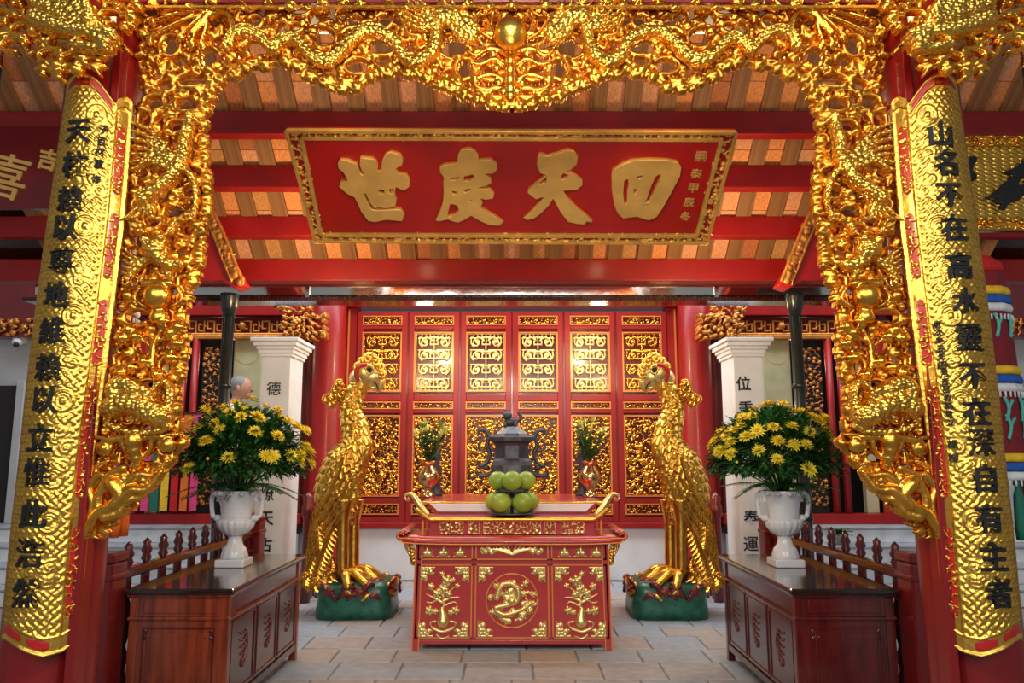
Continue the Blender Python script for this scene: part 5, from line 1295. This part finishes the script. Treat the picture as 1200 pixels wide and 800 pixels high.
def urn(s):
    p = atZ(274 if s < 0 else 921, 663, CZ); c = Vector((p.x, p.y, CZ)); T = thing('urn', c, 'white two-handled ceramic urn on the %s cabinet' % ('left' if s < 0 else 'right'), 'urn')
    k = p.y/900*.97
    f = lambda px: px*k
    q = MB(); q.box(c.x-f(17), c.x+f(17), c.y-f(17), c.y+f(17), CZ, CZ+f(9)); q.build('plinth', CERAM, T, .01)
    q = MB(); q.lathe([(f(15), f(9)), (f(15.5), f(12)), (f(13), f(20)), (f(9), f(25)), (f(7.5), f(31)), (f(8), f(35)), (f(12), f(37))], c, 40, None, 12, .03); q.build('foot', CERAM, T)
    q = MB(); q.lathe([(f(9), f(35)), (f(14), f(38)), (f(19), f(44)), (f(21), f(50)), (f(20.5), f(53)), (f(17), f(55))], c, 48, None, 16, .07); q.build('gadrooned_bowl', CERAM, T)
    q = MB(); q.lathe([(f(17), f(53)), (f(17), f(58)), (f(18.5), f(70)), (f(22), f(80)), (f(25), f(84)), (f(26), f(87)), (f(23), f(87)), (f(20), f(82)), (f(15), f(66)), (f(.5), f(64))], c, 48); q.build('body', CERAM, T)
    q = MB()
    for j in range(12): a = j*PI/6; q.ball(c+Vector((math.cos(a)*f(24.5), math.sin(a)*f(24.5), f(84))), f(4), f(4), f(3), 8, 6)
    q.build('scalloped_rim', CERAM, T, kind='stuff')
    for d in (-1, 1):
        q = MB(); q.tube(spline([c+Vector((d*f(20), 0, f(56))), c+Vector((d*f(27), 0, f(57))), c+Vector((d*f(29), 0, f(64))), c+Vector((d*f(30), 0, f(76))), c+Vector((d*f(28), 0, f(83))), c+Vector((d*f(22), 0, f(80))), c+Vector((d*f(22), 0, f(74)))], 6), f(2.6), 10)
        q.ball(c+Vector((d*f(22), 0, f(55))), f(5), f(5), f(4), 10, 8); q.build('handle', CERAM, T)
    return c, f
def mum_mesh():
    q = MB(); g = random.Random(1)
    for ring, (n, tilt, L) in enumerate(((15, .12, .048), (12, .45, .042), (9, .85, .030), (6, 1.2, .02))):
        for k in range(n):
            a = 2*PI*(k+.5*(ring % 2))/n+g.uniform(-.08, .08); d = (math.cos(a)*math.cos(tilt), math.sin(a)*math.cos(tilt), math.sin(tilt)); q.leaf((0, 0, .004*ring), d, (0, 0, 1), L*g.uniform(.88, 1.1), .014, .18, 2)
    me = bpy.data.meshes.new('chrysanthemum'); me.from_pydata(q.v, [], q.f); smooth(me); me.materials.append(YEL); return me
MUM = mum_mesh()
FLL = [(285,481),(262,478),(300,488),(245,486),(226,494),(219,516),(242,517),(268,536),(299,506),(257,503),(282,489),(304,491),(325,489),(325,511),(341,534),(320,535),(352,533),(363,531),(358,524),(347,500),(358,505),(295,469),(276,474),(310,477),(325,481),(337,494),(222,549),(208,505),(203,518),(213,498),(232,501),(252,496),(240,480),(268,484),(351,541),(311,534),(364,543)]
FLR = [(838,518),(835,523),(852,511),(857,518),(868,500),(860,505),(882,488),(895,477),(910,478),(925,481),(888,505),(906,501),(928,500),(912,517),(930,521),(945,521),(949,506),(889,527),(911,538),(857,532),(843,529),(848,528),(875,512),(948,550),(950,488),(962,494),(966,490),(974,516),(968,505),(940,484),(918,474),(902,474),(886,480),(870,490),(845,508),(935,484),(955,492)]
def bouquet(c, f, s, spots, label):
    T = thing('chrysanthemum_bouquet', c+Vector((0, 0, f(84))), label, 'flowers'); g = random.Random(5 if s < 0 else 6)
    pc = 282 if s < 0 else 907
    ctr = atY(pc, 545, c.y); R0 = f(72)
    q = MB()
    def shell(a, t, r_): return ctr+Vector((math.cos(a)*math.cos(t)*r_*1.04, math.sin(a)*math.cos(t)*r_*.85, math.sin(t)*r_*.93))
    base = c+Vector((0, 0, f(74)))
    for k in range(60):
        a = g.uniform(0, 2*PI); t = math.asin(g.uniform(.0, .98)); q.tube([base, (base+shell(a, t, R0*.5))/2, shell(a, t, R0*.9)], .004, 5)
    for k in range(3600):
        a = g.uniform(0, 2*PI); t = math.asin(g.uniform(-.18, 1)); r_ = R0*g.uniform(.55, 1.0); p = shell(a, t, r_)
        if p.z < c.z+f(88): p.z = c.z+f(88)+g.uniform(0, .05)
        d = (p-ctr).normalized()+Vector((g.uniform(-.8, .8), g.uniform(-.8, .8), g.uniform(-.6, .6))); q.leaf(p, d, (0, 0, 1), g.uniform(.05, .085), g.uniform(.022, .040), g.uniform(-.1, .5), 2)
    q.build('leaf_mass', LEAF, T, kind='stuff')
    # fern fronds spreading at the rim
    for k in range(12):
        a = k*2*PI/12+g.uniform(-.2, .2); L = f(g.uniform(52, 78)); d = Vector((math.cos(a), math.sin(a)*.8, 0)); o = base+Vector((0, 0, f(12)))
        droop = g.uniform(.0, .16) if k % 3 else .22
        P = spline([o, o+d*L*.35+Vector((0, 0, f(9))), o+d*L*.7+Vector((0, 0, f(9)-droop*L*.5)), o+d*L+Vector((0, 0, f(5)-droop*L))], 6)
        m = MB(); m.tube(P, .003, 5); sd = d.cross(Vector((0, 0, 1)))
        for j in range(4, len(P)):
            for e in (-1, 1): m.leaf(P[j], d*.8+sd*e*1.0, (0, 0, 1), f(15)*(1-.5*j/len(P)), .012, .35, 2)
        m.build('fern_frond', LEAFL if k % 2 else LEAF, T)
    for k in range(30):
        a = g.uniform(PI, 2*PI); t = math.asin(g.uniform(-.1, .9)); p = shell(a, t, R0*.97)
        if k % 5 == 0: m = MB(); m.ball(p, .012); m.build('flower_bud', YEL, T)
    # flower heads where the photograph shows them, plus the unseen back
    heads = []
    for x, y in spots:
        u, dy, dz = _ray(x, y); o = Vector((0, 0, CH)); dd = Vector((u, dy, dz)); S = Vector((1/1.04, 1/.85, 1/.93)); oo = (o-ctr)*S; dn = dd*S
        A2, B2, C2 = dn.dot(dn), 2*oo.dot(dn), oo.dot(oo)-(R0*1.0)**2; D2 = B2*B2-4*A2*C2
        t = (-B2-math.sqrt(D2))/(2*A2) if D2 > 0 else -B2/(2*A2); heads.append(o+dd*t)
    for k in range(22): heads.append(shell(g.uniform(.1, PI-.1), math.asin(g.uniform(.1, .95)), R0*1.01))
    for p in heads:
        n = ((p-ctr).normalized()+Vector((0, -.1, .45))+Vector((g.uniform(-.25, .25),)*3)).normalized()
        o = link('chrysanthemum', MUM, None, None); M = n.to_track_quat('Z', 'Y').to_matrix().to_4x4() @ Matrix.Rotation(g.uniform(0, 6), 4, 'Z') @ Matrix.Scale(g.uniform(1.1, 1.42), 4)
        M.translation = p; o.parent = T; o.matrix_parent_inverse = Matrix.Translation(-T.location); o.matrix_basis = M
    return T
for s in (-1, 1):
    c, f = urn(s); bouquet(c, f, s, FLL if s < 0 else FLR, 'dome of yellow chrysanthemums and fern leaves in the white urn on the %s cabinet' % ('left' if s < 0 else 'right'))
# ================================================================ BALUSTRADES, STONE POSTS, DRAIN PIPES
def baluster(q, c, h0=.0, h=1.0):
    pr_ = [(.018,0),(.03,.02),(.022,.06),(.034,.12),(.036,.2),(.022,.26),(.030,.30),(.030,.36),(.018,.40),(.030,.44),(.030,.48),(.034,.55),(.036,.60),(.022,.68),(.028,.72),(.028,.80),(.020,.85),(.034,.875),(.024,.90),(.036,.925),(.022,.955),(.026,.975),(.004,1.0)]
    q.lathe([(r_, z*h) for r_, z in pr_], c, 14)
def balustrade(s):
    T = thing('balustrade', (s*2.42, 5.9, 0), 'dark red balustrade with turned balusters behind the %s cabinet' % ('left' if s < 0 else 'right'), 'railing'); X = s*2.42
    for y in (4.72, 7.35):
        q = MB(); q.box(X-.09, X+.09, y-.09, y+.09, 0, .96); q.build('newel', MAHO if False else REDD, T, .012)
        q = MB(); q.box(X-.10, X+.10, y-.10, y+.10, .86, .9); q.box(X-.095, X+.095, y-.095, y+.095, .96, 1.02); q.build('newel_cap', REDD, T, .012)
    for nm, z, h in (('handrail', .83, .06), ('middle_rail', .70, .035), ('bottom_rail', .12, .05)):
        box(nm, MAHO, (X-.035, X+.035, 4.79, 7.28, z, z+h), T, .012)
    y = 4.99
    while y < 7.2: q = MB(); baluster(q, (X, y, 0), 0, 1.05); q.build('baluster', MAHO, T); y += .245
    return T
balustrade(-1); balustrade(1)
for s in (-1, 1):   # short rail in front of the red wall columns
    T = thing('balustrade', (s*2.5, 8.95, 0), 'short red railing between the white post and the red column, %s side' % ('left' if s < 0 else 'right'), 'railing')
    box('handrail', MAHO, (*sorted((s*2.20, s*2.30)), 8.68, 9.5, .92, .99), T, .01); box('bottom_rail', MAHO, (*sorted((s*2.22, s*2.28)), 8.68, 9.5, .15, .2), T, .01)
    q = MB(); q.lathe([(.055, 0), (.05, .9), (.07, .93), (.07, 1.02), (.05, 1.05), (.06, 1.12), (.01, 1.18)], (s*2.25, 8.66, 0), 16); q.build('newel', REDD, T)
    for y in (8.85, 9.05, 9.25): q = MB(); baluster(q, (s*2.25, y, 0), 0, .93); q.build('baluster', MAHO, T)
def stone_post(s, chars):
    Yp = 7.95; X0, X1 = abs(atY(305, 460, Yp).x), abs(atY(339, 460, Yp).x); dp = .48; h = zy(418, Yp)
    T = thing('stone_post', (s*(X0+X1)/2, Yp+dp/2, 0), 'white plastered post with moulded cap and black characters, %s of the altar' % ('left' if s < 0 else 'right'), 'post')
    bx = lambda nm, o, z0, z1, bev=.006: box(nm, WHITE, (*sorted((s*(X0+o), s*(X1-o))), Yp-o, Yp+dp+o, z0, z1), T, bev)
    bx('shaft', 0, 0, h); 
    z = h
    for k, (o, dz) in enumerate(((.02, .035), (.035, .04), (.05, .035), (.075, .045), (.10, .04))): bx('cap_moulding', o, z, z+dz, .008); z += dz
    bx('foot', .03, 0, .12)
    xm = s*(X0+X1)/2
    for ch, x, y, sz in chars: put_glyph('character', ch, sz, INK, T, (atY(x, y, Yp).x, Yp-.004, atY(x, y, Yp).z), (1, 0, 0), (0, 0, 1), .003, .014)
stone_post(-1, [('德', 321, 455, .145), ('乾', 322, 497, .14), ('燎', 313, 578, .15), ('天', 312, 607, .15), ('古', 311, 638, .14)])
stone_post(1, [('位', 871, 449, .15), ('秉', 874, 478, .15), ('奉', 880, 606, .15), ('運', 880, 637, .15)])
for s in (-1, 1):
    a = atY(250 if s < 0 else 938, 345, 7.05); X = s*2.66
    T = thing('drain_pipe', (X, 7.1, 0), 'slim black drain pipe standing behind the %s flower urn' % ('left' if s < 0 else 'right'), 'pipe')
    q = MB(); q.lathe([(.052, 0), (.052, zb-.12)], (X, 7.1, 0), 20); q.build('pipe', IRON, T)
    q = MB(); q.lathe([(.055, zb-.2), (.075, zb-.13), (.085, zb-.03), (.085, zb)], (X, 7.1, 0), 20); q.build('hopper', IRON, T)
    for z in (1.0, 2.2): q = MB(); q.lathe([(.06, z), (.062, z+.02), (.06, z+.04)], (X, 7.1, 0), 20); q.build('collar', IRON, T)
# ================================================================ HANGING PROCESSION BANNERS
def banner(s):
    Yb2 = 4.9; pr_ = [(1171, 300), (1176, 600)]
    xt, xb = atY(1160, 330, Yb2).x, atY(1172, 560, Yb2).x; X = s*3.02; zt = zy(300, Yb2); zb_ = zy(556, Yb2)
    T = thing('hanging_banner', (X, Yb2, zb_), 'maroon banner with yellow and blue bands hanging %s' % ('behind the left leg of the gilded arch' if s < 0 else 'beside the right column board'), 'banner')
    if s < 0: X = -2.62; 
    H = zt-zb_; L = [(0, .0), (.10, .015), (.19, .07), (.235, .16)]
    q = MB(); rr = lambda t: .16+.05*t
    q.lathe([(rr(t)*(1+.0*t), zt-.12-t*(H-.12)) for t in np.linspace(1, 0, 30)], (X, Yb2, 0), 40, None, 10, .03); q.build('cloth', CLOTHS['maroon'], T)
    q = MB(); q.lathe([(rr(0)+.006, zt-.13), (rr(0)*.96, zt-.07), (.10, zt-.02), (.03, zt), (.01, zt+.05)], (X, Yb2, 0), 30); q.build('dome', CLOTHS['red'], T)
    for py in (345, 432, 531):
        for k, (dz, cl) in enumerate(((0, 'yellow'), (.055, 'blue'), (.11, 'white'))):
            z = zy(py-(4 if py < 400 else 0), Yb2)-dz; t = (zt-.12-z)/(H-.12); q = MB(); q.lathe([(rr(t)+.012+.006*(k == 1), z-.05), (rr(t)+.02, z-.03), (rr(t)+.010, z)], (X, Yb2, 0), 40, None, 10, .03); q.build('band_'+cl, CLOTHS[cl], T)
        q = MB()
        for j in range(40): a = j*PI/20; z2 = zy(py, Yb2)-.16; t = (zt-.12-z2)/(H-.12); r_ = rr(t)+.015; q.tube([(X+r_*math.cos(a), Yb2+r_*math.sin(a), z2), (X+r_*math.cos(a), Yb2+r_*math.sin(a), z2-.035)], .006, 5)
        q.build('fringe', CLOTHS['white'], T, kind='stuff')
    cols_ = ['orange', 'pink', 'green', 'red', 'yellow', 'orange', 'pink', 'red', 'orange', 'green', 'pink', 'orange']
    for k in range(12):
        a = 2*PI*k/12+.2; r_ = .185; x, y = X+r_*math.cos(a), Yb2+r_*math.sin(a); q = MB(); z0 = zb_-.0
        q.lathe([(.03, z0-.38), (.032, z0-.3), (.026, z0-.12), (.014, z0-.07), (.024, z0-.05), (.01, z0)], (x, y, 0), 10, None, 5, .1); q.build('tassel', CLOTHS[cols_[k]], T, label='%s silk tassel' % cols_[k])
    q = MB(); q.tube([(X, Yb2, zt+.04), (X, Yb2, zr(Yb2)-.02)], .006, 6); q.build('cord', INK, T)
    for px, py, sc_ in ((1166, 385, 1), (1172, 480, .9), (1183, 500, .8)):
        z = zy(py, Yb2); t = (zt-.12-z)/(H-.12); q = MB(); 
        for a in (-2.2, -1.5, -.9, 2.5):
            rr2 = rr(t)+.008; q.tube(spline([(X+rr2*math.cos(a-.12), Yb2+rr2*math.sin(a-.12), z+.07), (X+rr2*math.cos(a), Yb2+rr2*math.sin(a), z), (X+rr2*math.cos(a-.1), Yb2+rr2*math.sin(a-.1), z-.08)], 4), .011, 6); q.tube([(X+rr2*math.cos(a+.15), Yb2+rr2*math.sin(a+.15), z+.05), (X+rr2*math.cos(a), Yb2+rr2*math.sin(a), z)], .010, 6); q.build('embroidery', CLOTHS['teal'], T, kind='stuff'); q = MB()
banner(1); banner(-1)
# coloured ribbons in the left doorway and altar things in the right doorway
T = thing('ribbon_valance', (-4.3, 9.6, 2.2), 'row of coloured temple ribbons hanging in the left side doorway', 'ribbons')
q = MB(); q.bar((-4.75, 9.66, 2.1), (-3.9, 9.66, 2.1), .03, .03); q.build('rail', BROWN, T)
for k, c_ in enumerate(('orange', 'pink', 'green', 'yellow', 'red', 'orange', 'pink')):
    x = -4.7+k*.12; box('ribbon', CLOTHS[c_], (x, x+.09, 9.65, 9.66, .9, 2.09), T, 0)
# security camera on the far left wall
c = atY(24, 404, 9.8); T = thing('security_camera', c, 'small white dome camera on the grey wall at far left', 'camera')
q = MB(); q.ball(c+Vector((0, -.06, .03)), .07, .06, .05); q.box(c.x-.1, c.x+.02, c.y-.02, c.y+.1, c.z+.03, c.z+.10); q.build('housing', WHITE, T, .01); q = MB(); q.ball(c+Vector((.01, -.10, -.01)), .035); q.build('lens', INK, T)
# small potted plant just visible beyond the right rail
c = Vector((atY(984, 628, 9.2).x, 9.2, .55)); T = thing('potted_plant', c, 'small dark leafy plant on the white steps beyond the right railing', 'plant')
q = MB(); q.lathe([(.05, 0), (.08, .12), (.085, .13), (.06, .11), (.01, .11)], c, 16); q.build('pot', STEPG, T); q = MB(); g = random.Random(3)
for k in range(22): a = g.uniform(0, 6.28); q.leaf(c+Vector((0, 0, .12)), (math.cos(a), math.sin(a), g.uniform(.2, 1.2)), (0, 0, 1), .15, .04, .4)
q.build('leaves', LEAF, T)
# ================================================================ PERSON standing on the left steps, head bowed
def person():
    Yq = 9.22; X = atY(273, 460, Yq).x; z0 = .55
    hz = atY(273, 446, Yq).z; Hh = hz-z0
    T = thing('person', (X, Yq, z0), 'person with short grey hair and pale shirt bowing beside the left doorway, behind the flowers', 'person')
    k = Hh/1.62
    def sk(name, V, E, Rr, m):
        me = bpy.data.meshes.new(name); me.from_pydata([(X+x*k, Yq+y*k, z0+z*k) for x, y, z in V], E, []); o = link(name, me, m, T)
        s_ = o.modifiers.new('skin', 'SKIN'); s_.use_smooth_shade = True
        for i, r_ in enumerate(Rr): me.skin_vertices[0].data[i].radius = (r_[0]*k, r_[1]*k) if isinstance(r_, tuple) else (r_*k, r_*k)
        me.skin_vertices[0].data[0].use_root = True
        b = o.modifiers.new('sub', 'SUBSURF'); b.levels = 2; b.render_levels = 2; return o
    # body faces +X (toward the altar)
    V = [(0,0,.88),(0,0,1.0),(-.01,0,1.15),(.0,0,1.30),(.02,0,1.38),(.045,0,1.44),(.065,0,1.49),
         (.01,.17,1.33),(.0,.21,1.08),(.10,.20,.86),(.01,-.17,1.33),(.0,-.21,1.08),(.12,-.20,.88),
         (0,.09,.82),(.01,.10,.45),(0,.10,.07),(.12,.11,.03),(0,-.09,.82),(.01,-.10,.45),(0,-.10,.07),(.12,-.11,.03)]
    E = [(0,1),(1,2),(2,3),(3,4),(4,5),(5,6),(3,7),(7,8),(8,9),(3,10),(10,11),(11,12),(0,13),(13,14),(14,15),(15,16),(0,17),(17,18),(18,19),(19,20)]
    Rr = [(.14,.11),(.13,.10),(.14,.11),(.15,.11),(.08,.07),.05,.048,.06,.045,.034,.06,.045,.034,.085,.058,.042,.035,.085,.058,.042,.035]
    sk('body', V, E, Rr, SKIN)
    sh = [(0,0,.86),(0,0,1.0),(-.01,0,1.15),(.0,0,1.31),(.015,0,1.385),(.01,.18,1.33),(.0,.215,1.14),(.01,-.18,1.33),(.0,-.215,1.14)]
    sk('shirt', sh, [(0,1),(1,2),(2,3),(3,4),(3,5),(5,6),(3,7),(7,8)], [(.165,.125),(.155,.12),(.165,.125),(.17,.125),(.075,.07),.078,.062,.078,.062], SHIRT)
    sk('trousers', [(0,0,.90),(0,0,.84),(0,.09,.78),(.01,.10,.45),(0,.10,.10),(0,-.09,.78),(.01,-.10,.45),(0,-.10,.10)], [(0,1),(1,2),(2,3),(3,4),(1,5),(5,6),(6,7)], [(.155,.12),(.15,.12),.10,.075,.065,.10,.075,.065], TROUS)
    W_ = lambda x, y, z: Vector((X+x*k, Yq+y*k, z0+z*k)); rot = Matrix.Rotation(.35, 3, 'Y')
    q = MB(); q.ball(W_(.085, 0, 1.545), .105*k, .08*k, .115*k, 20, 14, rot); q.ball(W_(.14, 0, 1.475), .045*k, .042*k, .04*k, 14, 10)
    q.tube([W_(.178, 0, 1.555), W_(.20, 0, 1.518), W_(.185, 0, 1.512)], [.010*k, .017*k, .012*k], 8); q.tube([W_(.168, -.025, 1.478), W_(.180, 0, 1.475), W_(.168, .025, 1.478)], .007*k, 6)
    for d in (-1, 1): q.ball(W_(.075, d*.082, 1.535), .022*k, .012*k, .034*k, 10, 8)
    q.build('head', SKIN, T)
    for d in (-1, 1): q = MB(); q.ball(W_(.172, d*.032, 1.553), .009*k); q.build('eye', INK, T)
    q = MB(); q.ball(W_(.062, 0, 1.572), .108*k, .086*k, .102*k, 20, 14, rot); q.build('hair', HAIR, T)
    for d in (-1, 1):
        hb = Vector((.115, d*.20, .83)); q = MB(); q.ball(W_(*hb), .022*k, .040*k, .045*k, 12, 8)
        for j in range(4): a = hb+Vector((.0, (-.028+.018*j), -.035)); L = (.07, .08, .075, .06)[j]; q.tube([W_(*a), W_(*(a+Vector((.008, 0, -L*.55)))), W_(*(a+Vector((-.004, 0, -L))))], [.010*k, .009*k, .006*k], 7)
        a = hb+Vector((.02, -.03*d, .01)); q.tube([W_(*a), W_(*(a+Vector((.02, -.015*d, -.03)))), W_(*(a+Vector((.018, -.015*d, -.055))))], [.012*k, .010*k, .007*k], 7); q.build('hand', SKIN, T)
person()
